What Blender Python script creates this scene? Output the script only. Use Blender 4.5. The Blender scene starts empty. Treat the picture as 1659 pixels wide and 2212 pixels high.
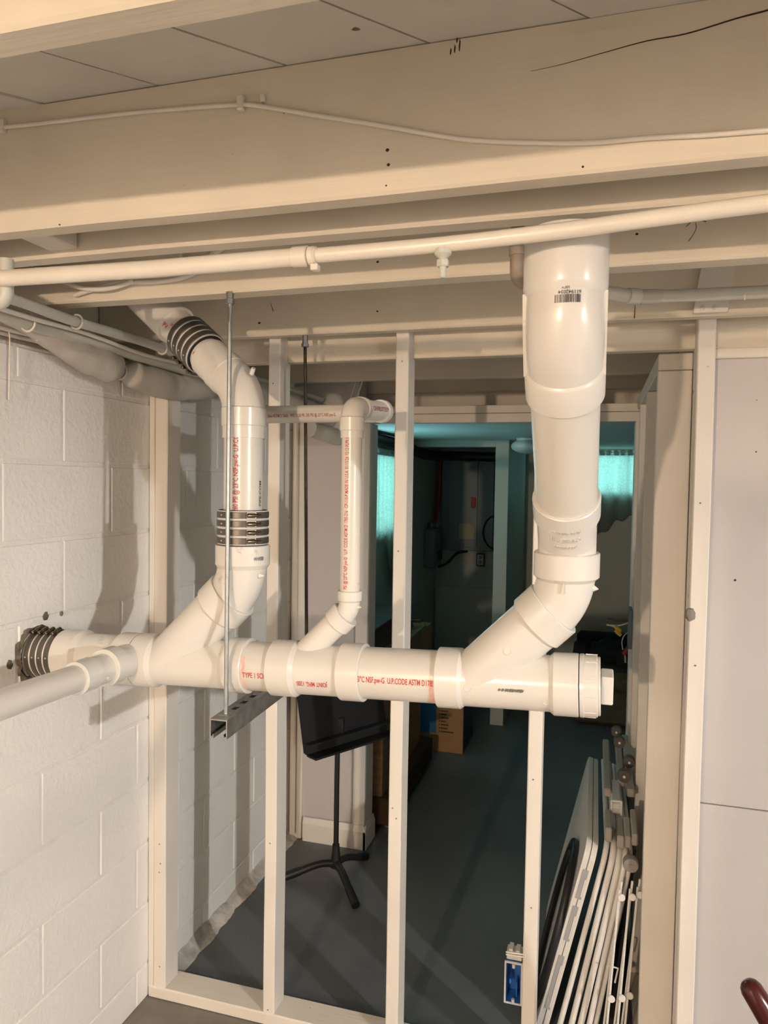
import bpy, bmesh, math, random
from mathutils import Vector, Matrix, noise
random.seed(7)
V = Vector
SC = bpy.context.scene
COL = SC.collection
FLOOR = -1.73            # everything is laid out with the lens at z = 0; the whole place is lifted so the floor is z = 0 at the end

# ------------------------------------------------------------------ camera
cam_d = bpy.data.cameras.new('camera')
cam = bpy.data.objects.new('camera', cam_d); COL.objects.link(cam)
cam_d.sensor_fit = 'VERTICAL'; cam_d.sensor_height = 36.0; cam_d.sensor_width = 27.0
cam_d.lens = 1572.15 / 2212 * 36.0
cam_d.clip_start = 0.02
yaw, pitch, roll = (math.radians(a) for a in (16.2367, -2.2892, 0.8929))
fwd = V((-math.sin(yaw) * math.cos(pitch), math.cos(yaw) * math.cos(pitch), math.sin(pitch)))
rt = V((math.cos(yaw), math.sin(yaw), 0)); up = rt.cross(fwd)
r2 = math.cos(roll) * rt + math.sin(roll) * up; u2 = -math.sin(roll) * rt + math.cos(roll) * up
cam.matrix_world = Matrix(((r2.x, u2.x, -fwd.x, 0), (r2.y, u2.y, -fwd.y, 0), (r2.z, u2.z, -fwd.z, 0), (0, 0, 0, 1)))
SC.camera = cam

# ------------------------------------------------------------------ world, exposure
world = bpy.data.worlds.new('world'); SC.world = world; world.use_nodes = True
bg = world.node_tree.nodes['Background']; bg.inputs[0].default_value = (0.55, 0.8, 0.95, 1); bg.inputs[1].default_value = 0.3
SC.view_settings.view_transform = 'Standard'; SC.view_settings.look = 'None'
SC.view_settings.exposure = 0.46; SC.view_settings.gamma = 1.0
SC.view_settings.use_curve_mapping = False
BULBS = [  # position, colour, watts : bare basement bulbs hanging behind the photographer
    ((-0.75, -2.3, 0.235), (1.0, 0.75, 0.535), 165),
    ((3.6, -1.05, 0.495), (1.0, 0.975, 0.94), 335),
]
WINDOW_STRENGTH = 4.6

# ------------------------------------------------------------------ materials
def new_mat(name):
    m = bpy.data.materials.new(name); m.use_nodes = True
    nt = m.node_tree; b = nt.nodes['Principled BSDF']
    return m, nt, b
def N(nt, t, **kw):
    n = nt.nodes.new(t)
    for k, v in kw.items():
        if k in n.inputs: n.inputs[k].default_value = v
        else: setattr(n, k, v)
    return n
def simple(name, col, rough=0.5, metal=0.0, spec=0.5, noise_amt=0.0, nscale=8.0, bump=0.0, bscale=120.0, stretch=(1, 1, 1), col2=None, detail=4.0):
    m, nt, b = new_mat(name)
    b.inputs['Roughness'].default_value = rough; b.inputs['Metallic'].default_value = metal
    b.inputs['Specular IOR Level'].default_value = spec
    b.inputs['Base Color'].default_value = (*col, 1)
    if noise_amt or bump or col2:
        tc = N(nt, 'ShaderNodeTexCoord'); mp = N(nt, 'ShaderNodeMapping'); mp.inputs['Scale'].default_value = stretch
        nt.links.new(tc.outputs['Object'], mp.inputs['Vector'])
    if noise_amt or col2:
        n = N(nt, 'ShaderNodeTexNoise'); n.inputs['Scale'].default_value = nscale; n.inputs['Detail'].default_value = detail
        nt.links.new(mp.outputs[0], n.inputs['Vector'])
        r = N(nt, 'ShaderNodeValToRGB')
        c2 = col2 if col2 else tuple(max(0, c * (1 - noise_amt)) for c in col)
        r.color_ramp.elements[0].position = 0.32; r.color_ramp.elements[0].color = (*c2, 1)
        r.color_ramp.elements[1].position = 0.68; r.color_ramp.elements[1].color = (*col, 1)
        nt.links.new(n.outputs['Fac'], r.inputs[0]); nt.links.new(r.outputs[0], b.inputs['Base Color'])
    if bump:
        n2 = N(nt, 'ShaderNodeTexNoise'); n2.inputs['Scale'].default_value = bscale; n2.inputs['Detail'].default_value = 6
        nt.links.new(mp.outputs[0], n2.inputs['Vector'])
        bp = N(nt, 'ShaderNodeBump'); bp.inputs['Strength'].default_value = bump; bp.inputs['Distance'].default_value = 0.004
        nt.links.new(n2.outputs['Fac'], bp.inputs['Height']); nt.links.new(bp.outputs[0], b.inputs['Normal'])
    return m

def scuffed(m, amount=.5, scale=30.0):
    """sparse grey-brown handling marks over an existing base colour"""
    nt = m.node_tree; b = nt.nodes['Principled BSDF']; lk = b.inputs['Base Color'].links
    tc = N(nt, 'ShaderNodeTexCoord'); n = N(nt, 'ShaderNodeTexNoise'); n.inputs['Scale'].default_value = scale; n.inputs['Detail'].default_value = 5; n.inputs['Roughness'].default_value = .7
    n2 = N(nt, 'ShaderNodeTexNoise'); n2.inputs['Scale'].default_value = 9.0
    nt.links.new(tc.outputs['Object'], n.inputs['Vector']); nt.links.new(tc.outputs['Object'], n2.inputs['Vector'])
    mu = N(nt, 'ShaderNodeMath', operation='MULTIPLY'); nt.links.new(n.outputs['Fac'], mu.inputs[0]); nt.links.new(n2.outputs['Fac'], mu.inputs[1])
    r = N(nt, 'ShaderNodeValToRGB'); r.color_ramp.elements[0].position = .40; r.color_ramp.elements[0].color = (0, 0, 0, 1)
    r.color_ramp.elements[1].position = .47; r.color_ramp.elements[1].color = (amount, amount, amount, 1)
    nt.links.new(mu.outputs[0], r.inputs[0])
    mx = N(nt, 'ShaderNodeMix'); mx.data_type = 'RGBA'; mx.inputs[7].default_value = (.30, .24, .17, 1)
    if lk: nt.links.new(lk[0].from_socket, mx.inputs[6])
    else: mx.inputs[6].default_value = b.inputs['Base Color'].default_value
    nt.links.new(r.outputs[0], mx.inputs[0]); nt.links.new(mx.outputs[2], b.inputs['Base Color'])
    return m

def paint_wood(name, col, axis, dirt=0.10):
    """old painted lumber: grain along axis, a few dark specks and worn spots"""
    m, nt, b = new_mat(name)
    b.inputs['Roughness'].default_value = 0.55
    st = {'x': (1.2, 22, 22), 'y': (22, 1.2, 22), 'z': (22, 22, 1.2)}[axis]
    tc = N(nt, 'ShaderNodeTexCoord'); mp = N(nt, 'ShaderNodeMapping'); mp.inputs['Scale'].default_value = st
    nt.links.new(tc.outputs['Object'], mp.inputs['Vector'])
    n = N(nt, 'ShaderNodeTexNoise'); n.inputs['Scale'].default_value = 3.0; n.inputs['Detail'].default_value = 6
    nt.links.new(mp.outputs[0], n.inputs['Vector'])
    big = N(nt, 'ShaderNodeTexNoise'); big.inputs['Scale'].default_value = 3.5; big.inputs['Detail'].default_value = 3
    nt.links.new(tc.outputs['Object'], big.inputs['Vector'])
    r = N(nt, 'ShaderNodeValToRGB')
    r.color_ramp.elements[0].position = 0.30; r.color_ramp.elements[0].color = (*[c * (1 - dirt) for c in col], 1)
    r.color_ramp.elements[1].position = 0.62; r.color_ramp.elements[1].color = (*col, 1)
    nt.links.new(big.outputs['Fac'], r.inputs[0])
    sp = N(nt, 'ShaderNodeTexNoise'); sp.inputs['Scale'].default_value = 26.0; sp.inputs['Detail'].default_value = 2
    nt.links.new(tc.outputs['Object'], sp.inputs['Vector'])
    sr = N(nt, 'ShaderNodeValToRGB')
    sr.color_ramp.elements[0].position = 0.77; sr.color_ramp.elements[0].color = (0, 0, 0, 1)
    sr.color_ramp.elements[1].position = 0.80; sr.color_ramp.elements[1].color = (1, 1, 1, 1)
    nt.links.new(sp.outputs['Fac'], sr.inputs[0])
    mx = N(nt, 'ShaderNodeMix'); mx.data_type = 'RGBA'
    nt.links.new(sr.outputs[0], mx.inputs[0]); nt.links.new(r.outputs[0], mx.inputs[6]); mx.inputs[7].default_value = (0.16, 0.12, 0.08, 1)
    nt.links.new(mx.outputs[2], b.inputs['Base Color'])
    bp = N(nt, 'ShaderNodeBump'); bp.inputs['Strength'].default_value = 0.28; bp.inputs['Distance'].default_value = 0.003
    nt.links.new(n.outputs['Fac'], bp.inputs['Height']); nt.links.new(bp.outputs[0], b.inputs['Normal'])
    return m

M = {}
M['joist'] = paint_wood('cream_painted_joist', (0.74, 0.67, 0.55), 'x', 0.12)
M['stud'] = paint_wood('cream_painted_stud', (0.76, 0.72, 0.655), 'z', 0.07)
M['studx'] = paint_wood('cream_painted_plate', (0.76, 0.71, 0.63), 'x', 0.10)
M['study'] = paint_wood('cream_painted_plate_along', (0.74, 0.68, 0.59), 'y', 0.10)
M['plank'] = paint_wood('cream_painted_subfloor', (0.66, 0.63, 0.57), 'x', 0.12)
M['blockwall'] = simple('white_painted_block', (0.87, 0.85, 0.81), 0.62, noise_amt=0.06, nscale=2.2, bump=0.6, bscale=75)
M['mortar'] = simple('painted_mortar', (0.87, 0.845, 0.80), 0.6, noise_amt=0.10, nscale=9, bump=0.7, bscale=110)
M['cove'] = simple('grey_mortar_cove', (0.66, 0.63, 0.585), 0.8, noise_amt=0.45, nscale=18, bump=1.0, bscale=60)
M['rubble'] = simple('broken_masonry', (0.23, 0.20, 0.14), 0.95, noise_amt=0.6, nscale=30, bump=1.0, bscale=90, col2=(0.07, 0.055, 0.04))
M['panel'] = simple('white_wallboard', (0.56, 0.53, 0.515), 0.6, noise_amt=0.05, nscale=2.0, bump=0.12, bscale=160)
M['wall'] = simple('plain_painted_wall', (0.47, 0.50, 0.46), 0.6, noise_amt=0.06, nscale=1.5, bump=0.15, bscale=120)
M['drywall_ceiling'] = simple('white_drywall_ceiling', (0.72, 0.76, 0.74), 0.7, noise_amt=0.04, nscale=2)
M['pvc'] = simple('white_pvc', (0.69, 0.665, 0.61), 0.26, spec=0.5, noise_amt=0.035, nscale=6, bump=0.03, bscale=60)
M['pvc_fit'] = simple('white_pvc_fitting', (0.71, 0.69, 0.645), 0.22, spec=0.5, noise_amt=0.03, nscale=5, bump=0.03, bscale=50)
scuffed(M['pvc']); scuffed(M['pvc_fit'], .45); scuffed(M['blockwall'], .28, 40)
M['red_ink'] = simple('red_ink', (0.60, 0.045, 0.05), 0.5)
M['dark_red_ink'] = simple('dark_red_ink', (0.38, 0.06, 0.05), 0.5)
M['black_ink'] = simple('black_ink', (0.05, 0.05, 0.06), 0.5)
M['primer'] = simple('pink_primer_smear', (0.80, 0.30, 0.30), 0.35, noise_amt=0.4, nscale=30, col2=(0.80, 0.60, 0.52))
M['galv'] = simple('galvanised_steel', (0.46, 0.47, 0.46), 0.38, metal=0.9, noise_amt=0.35, nscale=30, bump=0.1, bscale=200)
M['rod'] = simple('zinc_threaded_rod', (0.42, 0.44, 0.44), 0.4, metal=0.85, noise_amt=0.2, nscale=60)
M['rod_dark'] = simple('dark_threaded_rod', (0.07, 0.055, 0.04), 0.45, metal=0.6, noise_amt=0.4, nscale=60)
M['band'] = simple('stainless_band', (0.15, 0.135, 0.115), 0.42, metal=0.7, noise_amt=0.15, nscale=12)
M['shield'] = simple('corrugated_shield', (0.66, 0.66, 0.65), 0.5, metal=0.2)
M['screw'] = simple('worm_screw_steel', (0.20, 0.17, 0.13), 0.3, metal=0.95)
M['rubber'] = simple('black_rubber', (0.02, 0.02, 0.02), 0.7)
M['pipe_paint'] = simple('cream_painted_pipe', (0.76, 0.71, 0.62), 0.30, noise_amt=0.06, nscale=8, bump=0.1, bscale=60)
M['pipe_grey'] = simple('grey_green_painted_pipe', (0.60, 0.60, 0.54), 0.42, noise_amt=0.12, nscale=9, bump=0.2, bscale=70)
M['wrap'] = simple('painted_pipe_wrap', (0.56, 0.53, 0.48), 0.55, noise_amt=0.18, nscale=9, bump=0.5, bscale=35)
M['rust'] = simple('rusty_pipe', (0.16, 0.07, 0.03), 0.7, col2=(0.42, 0.38, 0.32), nscale=14)
M['cable'] = simple('white_cable', (0.72, 0.68, 0.61), 0.5)
M['black'] = simple('matte_black', (0.008, 0.008, 0.009), 0.5)
M['black_leg'] = simple('black_enamel', (0.010, 0.010, 0.011), 0.42)
M['blue'] = simple('blue_plastic', (0.03, 0.16, 0.50), 0.35)
M['grey_plastic'] = simple('light_grey_plastic', (0.58, 0.58, 0.56), 0.42)
M['bracket'] = simple('olive_grey_plastic', (0.33, 0.31, 0.27), 0.48)
M['knob'] = simple('dark_brown_grey_plastic', (0.085, 0.072, 0.06), 0.55)
M['foot'] = simple('taupe_rubber', (0.22, 0.195, 0.175), 0.6)
M['table'] = simple('off_white_blow_moulded_plastic', (0.66, 0.64, 0.60), 0.5, noise_amt=0.04, nscale=5, bump=0.08, bscale=200)
M['slot'] = simple('grey_recess', (0.33, 0.33, 0.34), 0.5)
M['white_metal'] = simple('white_coated_tube', (0.74, 0.73, 0.70), 0.3)
M['wood_brown'] = simple('brown_wood', (0.22, 0.135, 0.06), 0.45, noise_amt=0.35, nscale=5, stretch=(1, 1, 8))
M['wood_dark'] = simple('dark_brown_wood', (0.04, 0.022, 0.012), 0.7, spec=.25)
M['card'] = simple('brown_cardboard', (0.42, 0.25, 0.12), 0.8, noise_amt=0.1, nscale=20)
M['card_blue'] = simple('blue_printed_card', (0.02, 0.15, 0.33), 0.6)
M['card_navy'] = simple('navy_printed_card', (0.012, 0.04, 0.10), 0.6)
M['print'] = simple('dark_print', (0.08, 0.05, 0.03), 0.8)
M['olive_cloth'] = simple('olive_upholstery', (0.08, 0.075, 0.05), 0.95, noise_amt=0.3, nscale=30)
M['black_cloth'] = simple('black_fabric', (0.010, 0.010, 0.011), 0.95)
M['teal_cloth'] = simple('dull_teal_fabric', (0.10, 0.17, 0.15), 0.9)
M['red_plastic'] = simple('glossy_dark_red', (0.075, 0.010, 0.010), 0.22)
M['red_cable'] = simple('red_cable_sheath', (0.33, 0.025, 0.02), 0.5)
M['panel_steel'] = simple('grey_panel_steel', (0.15, 0.18, 0.19), 0.45, metal=0.3)
M['label_paper'] = simple('yellowed_label', (0.48, 0.46, 0.30), 0.7)
M['yellow'] = simple('yellow_plastic', (0.62, 0.42, 0.04), 0.45)
M['globe'] = simple('white_opal_globe', (0.62, 0.68, 0.66), 0.3)
M['porcelain'] = simple('white_porcelain', (0.8, 0.78, 0.74), 0.3)

def floor_mat():
    m, nt, b = new_mat('concrete_floor')
    tc = N(nt, 'ShaderNodeTexCoord'); sep = N(nt, 'ShaderNodeSeparateXYZ')
    nt.links.new(tc.outputs['Object'], sep.inputs[0])
    n1 = N(nt, 'ShaderNodeTexNoise'); n1.inputs['Scale'].default_value = 2.2; n1.inputs['Detail'].default_value = 8
    n2 = N(nt, 'ShaderNodeTexNoise'); n2.inputs['Scale'].default_value = 34; n2.inputs['Detail'].default_value = 3
    for n in (n1, n2): nt.links.new(tc.outputs['Object'], n.inputs['Vector'])
    r1 = N(nt, 'ShaderNodeValToRGB')
    r1.color_ramp.elements[0].position = .3; r1.color_ramp.elements[0].color = (0.085, 0.098, 0.108, 1)
    r1.color_ramp.elements[1].position = .75; r1.color_ramp.elements[1].color = (0.145, 0.158, 0.162, 1)
    nt.links.new(n1.outputs['Fac'], r1.inputs[0])
    r2_ = N(nt, 'ShaderNodeValToRGB')
    r2_.color_ramp.elements[0].position = .3; r2_.color_ramp.elements[0].color = (0.06, 0.05, 0.04, 1)
    r2_.color_ramp.elements[1].position = .7; r2_.color_ramp.elements[1].color = (0.30, 0.275, 0.24, 1)
    nt.links.new(n1.outputs['Fac'], r2_.inputs[0])
    lt = N(nt, 'ShaderNodeMath', operation='LESS_THAN'); lt.inputs[1].default_value = 2.06
    nt.links.new(sep.outputs['Y'], lt.inputs[0])
    mx = N(nt, 'ShaderNodeMix'); mx.data_type = 'RGBA'
    nt.links.new(lt.outputs[0], mx.inputs[0]); nt.links.new(r1.outputs[0], mx.inputs[6]); nt.links.new(r2_.outputs[0], mx.inputs[7])
    sr = N(nt, 'ShaderNodeValToRGB')   # pale paint flecks and scuffs
    sr.color_ramp.elements[0].position = .755; sr.color_ramp.elements[0].color = (0, 0, 0, 1)
    sr.color_ramp.elements[1].position = .79; sr.color_ramp.elements[1].color = (.7, .7, .7, 1)
    nt.links.new(n2.outputs['Fac'], sr.inputs[0])
    mx2 = N(nt, 'ShaderNodeMix'); mx2.data_type = 'RGBA'; mx2.inputs[7].default_value = (0.42, 0.41, 0.38, 1)
    nt.links.new(sr.outputs[0], mx2.inputs[0]); nt.links.new(mx.outputs[2], mx2.inputs[6])
    nt.links.new(mx2.outputs[2], b.inputs['Base Color'])
    b.inputs['Roughness'].default_value = 0.5
    bp = N(nt, 'ShaderNodeBump'); bp.inputs['Strength'].default_value = 0.25; bp.inputs['Distance'].default_value = 0.004
    nt.links.new(n2.outputs['Fac'], bp.inputs['Height']); nt.links.new(bp.outputs[0], b.inputs['Normal'])
    return m
M['floor'] = floor_mat()

def pane_mat():
    m, nt, b = new_mat('daylit_window_pane')
    b.inputs['Base Color'].default_value = (0.4, 0.8, 0.85, 1)
    b.inputs['Emission Color'].default_value = (0.36, 0.86, 0.93, 1); b.inputs['Emission Strength'].default_value = WINDOW_STRENGTH
    return m
M['pane'] = pane_mat()
def curtain_mat():
    m, nt, b = new_mat('sheer_lace_curtain')
    nt.nodes.remove(b)
    out = nt.nodes['Material Output']
    tc = N(nt, 'ShaderNodeTexCoord'); vo = N(nt, 'ShaderNodeTexVoronoi'); vo.feature = 'DISTANCE_TO_EDGE'; vo.inputs['Scale'].default_value = 42
    nt.links.new(tc.outputs['Object'], vo.inputs['Vector'])
    rp = N(nt, 'ShaderNodeValToRGB'); rp.color_ramp.elements[0].position = .03; rp.color_ramp.elements[0].color = (.40, .44, .38, 1)
    rp.color_ramp.elements[1].position = .09; rp.color_ramp.elements[1].color = (.49, .52, .47, 1)
    nt.links.new(vo.outputs[0], rp.inputs[0])
    tr = N(nt, 'ShaderNodeBsdfTranslucent'); df = N(nt, 'ShaderNodeBsdfDiffuse'); mx = N(nt, 'ShaderNodeMixShader'); mx.inputs[0].default_value = .7
    tp = N(nt, 'ShaderNodeBsdfTransparent'); mx2 = N(nt, 'ShaderNodeMixShader'); mx2.inputs[0].default_value = .10
    nt.links.new(rp.outputs[0], tr.inputs[0]); nt.links.new(rp.outputs[0], df.inputs[0])
    nt.links.new(df.outputs[0], mx.inputs[1]); nt.links.new(tr.outputs[0], mx.inputs[2])
    nt.links.new(mx.outputs[0], mx2.inputs[1]); nt.links.new(tp.outputs[0], mx2.inputs[2])
    nt.links.new(mx2.outputs[0], out.inputs[0])
    return m
M['curtain'] = curtain_mat()
def bulb_mat():
    m, nt, b = new_mat('lit_bulb')
    b.inputs['Emission Color'].default_value = (1, .8, .55, 1); b.inputs['Emission Strength'].default_value = 4
    return m
M['bulb'] = bulb_mat()

# ------------------------------------------------------------------ mesh helpers
class MB:
    def __init__(s): s.v = []; s.f = []; s.e = []
    def add(s, vs, fs):
        o = len(s.v); s.v += [V(p) for p in vs]; s.f += [tuple(i + o for i in f) for f in fs]; return s
    def box(s, x0, x1, y0, y1, z0, z1, c=0.0):
        if c <= 0:
            return s.add([(x0,y0,z0),(x1,y0,z0),(x1,y1,z0),(x0,y1,z0),(x0,y0,z1),(x1,y0,z1),(x1,y1,z1),(x0,y1,z1)],
                         [(0,3,2,1),(4,5,6,7),(0,1,5,4),(1,2,6,5),(2,3,7,6),(3,0,4,7)])
        bm = bmesh.new(); bmesh.ops.create_cube(bm, size=1)
        for v in bm.verts: v.co = V(((x0+x1)/2+v.co.x*(x1-x0), (y0+y1)/2+v.co.y*(y1-y0), (z0+z1)/2+v.co.z*(z1-z0)))
        bmesh.ops.bevel(bm, geom=bm.edges[:], offset=c, segments=1, affect='EDGES', profile=.5)
        s.from_bm(bm); bm.free(); return s
    def obox(s, o, ex, ey, ez, c=0.0):
        """box centred at o with half-extent vectors ex, ey, ez"""
        t = MB(); lx, ly, lz = V(ex).length, V(ey).length, V(ez).length
        t.box(-lx, lx, -ly, ly, -lz, lz, c)
        a, b_, d = V(ex).normalized(), V(ey).normalized(), V(ez).normalized()
        return s.add([V(o) + a*p.x + b_*p.y + d*p.z for p in t.v], t.f)
    def from_bm(s, bm):
        bm.verts.index_update(); s.add([v.co.copy() for v in bm.verts], [[v.index for v in f.verts] for f in bm.faces])
    def tube(s, pts, r, n=20, cap=True):
        pts = [V(p) for p in pts]; k = len(pts)
        rs = r if isinstance(r, (list, tuple)) else [r]*k
        T = []
        for i in range(k):
            a = pts[i]-pts[i-1] if i else None; b = pts[i+1]-pts[i] if i < k-1 else None
            t = V((0,0,0))
            if a is not None and a.length > 1e-7: t += a.normalized()
            if b is not None and b.length > 1e-7: t += b.normalized()
            T.append(t.normalized() if t.length > 1e-7 else (T[-1] if T else V((0,0,1))))
        h = V((0,0,1)) if abs(T[0].z) < .9 else V((1,0,0))
        u = T[0].cross(h).normalized(); vs = []; fs = []
        for i in range(k):
            u = (u - T[i]*u.dot(T[i])).normalized(); w = T[i].cross(u)
            for j in range(n):
                a = 2*math.pi*j/n; vs.append(pts[i] + (u*math.cos(a) + w*math.sin(a))*rs[i])
        for i in range(k-1):
            for j in range(n):
                a, b = i*n+j, i*n+(j+1) % n; fs.append((a, b, b+n, a+n))
        if cap: fs.append(tuple(range(n-1, -1, -1))); fs.append(tuple((k-1)*n+j for j in range(n)))
        return s.add(vs, fs)
    def lathe(s, o, d, prof, n=40, cap=True):
        o = V(o); d = V(d).normalized()
        h = V((0,0,1)) if abs(d.z) < .9 else V((1,0,0))
        u = d.cross(h).normalized(); w = d.cross(u); vs = []; fs = []; k = len(prof)
        for t, r in prof:
            for j in range(n):
                a = 2*math.pi*j/n; vs.append(o + d*t + (u*math.cos(a)+w*math.sin(a))*r)
        for i in range(k-1):
            for j in range(n):
                a, b = i*n+j, i*n+(j+1) % n; fs.append((a, b, b+n, a+n))
        if cap: fs.append(tuple(range(n-1, -1, -1))); fs.append(tuple((k-1)*n+j for j in range(n)))
        return s.add(vs, fs)
    def prism(s, poly, d):
        """poly: list of 3D points (planar), extruded by vector d"""
        n = len(poly); d = V(d)
        return s.add([V(p) for p in poly] + [V(p)+d for p in poly],
                     [tuple(range(n-1, -1, -1)), tuple(range(n, 2*n))] + [(i, (i+1) % n, n+(i+1) % n, n+i) for i in range(n)])
    def ball(s, c, rx, ry, rz, nu=20, nv=12, f=None):
        vs = []; fs = []
        for i in range(nv+1):
            th = math.pi*i/nv
            for j in range(nu):
                ph = 2*math.pi*j/nu
                p = V((math.sin(th)*math.cos(ph), math.sin(th)*math.sin(ph), math.cos(th))); k = 1+(f(p) if f else 0)
                vs.append(V(c)+V((p.x*rx*k, p.y*ry*k, p.z*rz*k)))
        for i in range(nv):
            for j in range(nu):
                a, b = i*nu+j, i*nu+(j+1) % nu; fs.append((a, a+nu, b+nu, b))
        return s.add(vs, fs)

BASE = {}
def tag(o, label=None, cat=None, group=None, kind=None):
    if label: o['label'] = label
    if cat: o['category'] = cat
    if group: o['group'] = group
    if kind: o['kind'] = kind
    return o
def thing(name, label, cat, base, group=None):
    o = bpy.data.objects.new(name, None); COL.objects.link(o); o.empty_display_size = .05
    o.location = base; BASE[o.name] = V(base); return tag(o, label, cat, group)
def obj(name, mb, mat, parent=None, smooth=32, label=None):
    if parent is None:
        lo = V((min(p.x for p in mb.v), min(p.y for p in mb.v), min(p.z for p in mb.v))); hi = V((max(p.x for p in mb.v), max(p.y for p in mb.v), 0))
        base = V(((lo.x+hi.x)/2, (lo.y+hi.y)/2, lo.z))
    else: base = BASE[parent.name]
    me = bpy.data.meshes.new(name); me.from_pydata([p-base for p in mb.v], [], mb.f)
    bm = bmesh.new(); bm.from_mesh(me); bmesh.ops.recalc_face_normals(bm, faces=bm.faces); bm.to_mesh(me); bm.free()
    me.materials.append(M[mat] if isinstance(mat, str) else mat)
    if smooth:
        me.polygons.foreach_set('use_smooth', [True]*len(me.polygons)); me.set_sharp_from_angle(angle=math.radians(smooth))
    o = bpy.data.objects.new(name, me); COL.objects.link(o)
    if parent is None: o.location = base
    else: o.parent = parent
    BASE[o.name] = base
    if label: o['label'] = label
    return o
def single(name, mb, mat, label, cat, group=None, smooth=32):
    return tag(obj(name, mb, mat, None, smooth), label, cat, group)
def struct(name, mb, mat, parent=None, smooth=0):
    o = obj(name, mb, mat, parent, smooth)
    if parent is None: o['kind'] = 'structure'
    return o
def fillet(pts, R, n=8):
    pts = [V(p) for p in pts]; out = [pts[0]]
    for i in range(1, len(pts)-1):
        a, b, c = pts[i-1], pts[i], pts[i+1]
        d1 = (a-b).normalized(); d2 = (c-b).normalized(); ang = d1.angle(d2)
        if ang > math.pi-.02: out.append(b); continue
        r = R[i-1] if isinstance(R, (list, tuple)) else R
        t = r/math.tan(ang/2); p0 = b+d1*t; p1 = b+d2*t
        ctr = b+(d1+d2).normalized()*(r/math.sin(ang/2))
        v0 = p0-ctr; v1 = p1-ctr; th = v0.angle(v1)
        for k in range(n+1):
            q = k/n; out.append(ctr+(v0*math.sin((1-q)*th)+v1*math.sin(q*th))/math.sin(th))
    out.append(pts[-1]); return out
def smoothpath(pts, sub=6):
    pts = [V(p) for p in pts]; out = []
    for i in range(len(pts)-1):
        p0 = pts[max(i-1, 0)]; p1 = pts[i]; p2 = pts[i+1]; p3 = pts[min(i+2, len(pts)-1)]
        for k in range(sub):
            t = k/sub
            out.append(.5*((2*p1)+(p2-p0)*t+(2*p0-5*p1+4*p2-p3)*t*t+(3*p1-p0-3*p2+p3)*t**3))
    out.append(pts[-1]); return out
_dg = None
def text_geo(s, size, depth=0.0):
    cu = bpy.data.curves.new('lettering', 'FONT'); cu.body = s; cu.size = size; cu.extrude = depth; cu.resolution_u = 3; cu.offset = size*.014
    o = bpy.data.objects.new('lettering', cu); COL.objects.link(o)
    bpy.context.view_layer.update()
    me = bpy.data.meshes.new_from_object(o.evaluated_get(bpy.context.evaluated_depsgraph_get()))
    vs = [v.co.copy() for v in me.vertices]; fs = [tuple(p.vertices) for p in me.polygons]
    bpy.data.objects.remove(o); bpy.data.curves.remove(cu); bpy.data.meshes.remove(me)
    return vs, fs
def cyl_text(parent, s, size, O, e, n, r, mat, width=None, eps=.0006, thick=0.0):
    """lettering wrapped on a cylinder: reads along e, centred where the normal n leaves the axis point O"""
    vs, fs = text_geo(s, size); e = V(e).normalized(); n = (V(n)-e*V(n).dot(e)).normalized(); b = n.cross(e)
    w = max(v.x for v in vs); k = (width/w) if width else 1.0; h = size*.7; mb = MB(); P = []
    for lay in ((0, thick) if thick else (0,)):
        for v in vs:
            ph = (v.y-h/2)/r; P.append(V(O)+e*(v.x*k-(w*k)/2)+(n*math.cos(ph)+b*math.sin(ph))*(r+eps+lay))
    mb.add(P, fs if not thick else [tuple(i+len(vs) for i in f) for f in fs])
    return obj('lettering', mb, mat, parent, 0)
def hub(mb, o, d, L, rp, rh, ch=.006):
    """socket end of a fitting: mouth at o, running back along d"""
    return mb.lathe(o, d, [(0, rp), (0, rh-.0018), (.0018, rh), (L, rh), (L+ch, rp)], 44)

# ------------------------------------------------------------------ the shell of the place
WX = -1.40            # face of the block wall
ZJ, ZS = .435, .648   # underside of the joists, underside of the subfloor
struct('floor', MB().box(-1.6, 4.35, -3.7, 6.7, FLOOR-.12, FLOOR), 'floor')
bpy.data.objects['floor'].data.transform(Matrix.Translation((BASE['floor'].x, BASE['floor'].y, 0))); bpy.data.objects['floor'].location.x = 0; bpy.data.objects['floor'].location.y = 0

# painted block wall, block by block
wl = struct('wall_left', MB().box(-1.60, -1.4032, -3.6, 6.6, FLOOR, .335), 'mortar')
CH, BL, Z0 = .2065, .42, .2465
def block_mesh(name, y0, y1, z0, z1):
    return MB().box(-1.43, WX, y0, y1, z0, z1, .0035)
shared = {}
for k in range(-1, 11):
    zt = Z0+CH*(-k) if k >= 0 else .333
    zb = Z0-CH*(k+1) if k >= 0 else Z0
    zt -= .0045; zb = max(zb+.0045, FLOOR)
    if zt-zb < .02: continue
    off = {-1: 1.50, 0: 1.665, 1: 1.45, 2: 1.665, 3: 1.50}.get(k, 1.82 if k % 2 == 0 else 1.58)
    y = off-BL*5
    while y < 3.3:
        a, b = max(y+.0045, -.25), min(y+BL-.0045, 3.30)
        if b-a > .03:
            key = (round(b-a, 3), round(zt-zb, 3)); j = random.uniform(-.0012, .0008)
            if key not in shared:
                me_o = obj('block', MB().box(-1.43, WX, a, b, zb, zt, .0035), 'blockwall', wl, 0)
                shared[key] = (me_o.data, a, zb)
            else:
                me, a0, zb0 = shared[key]
                o = bpy.data.objects.new('block', me); COL.objects.link(o); o.parent = wl; o.location = (j, a-a0, zb-zb0)
        y += BL
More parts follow.
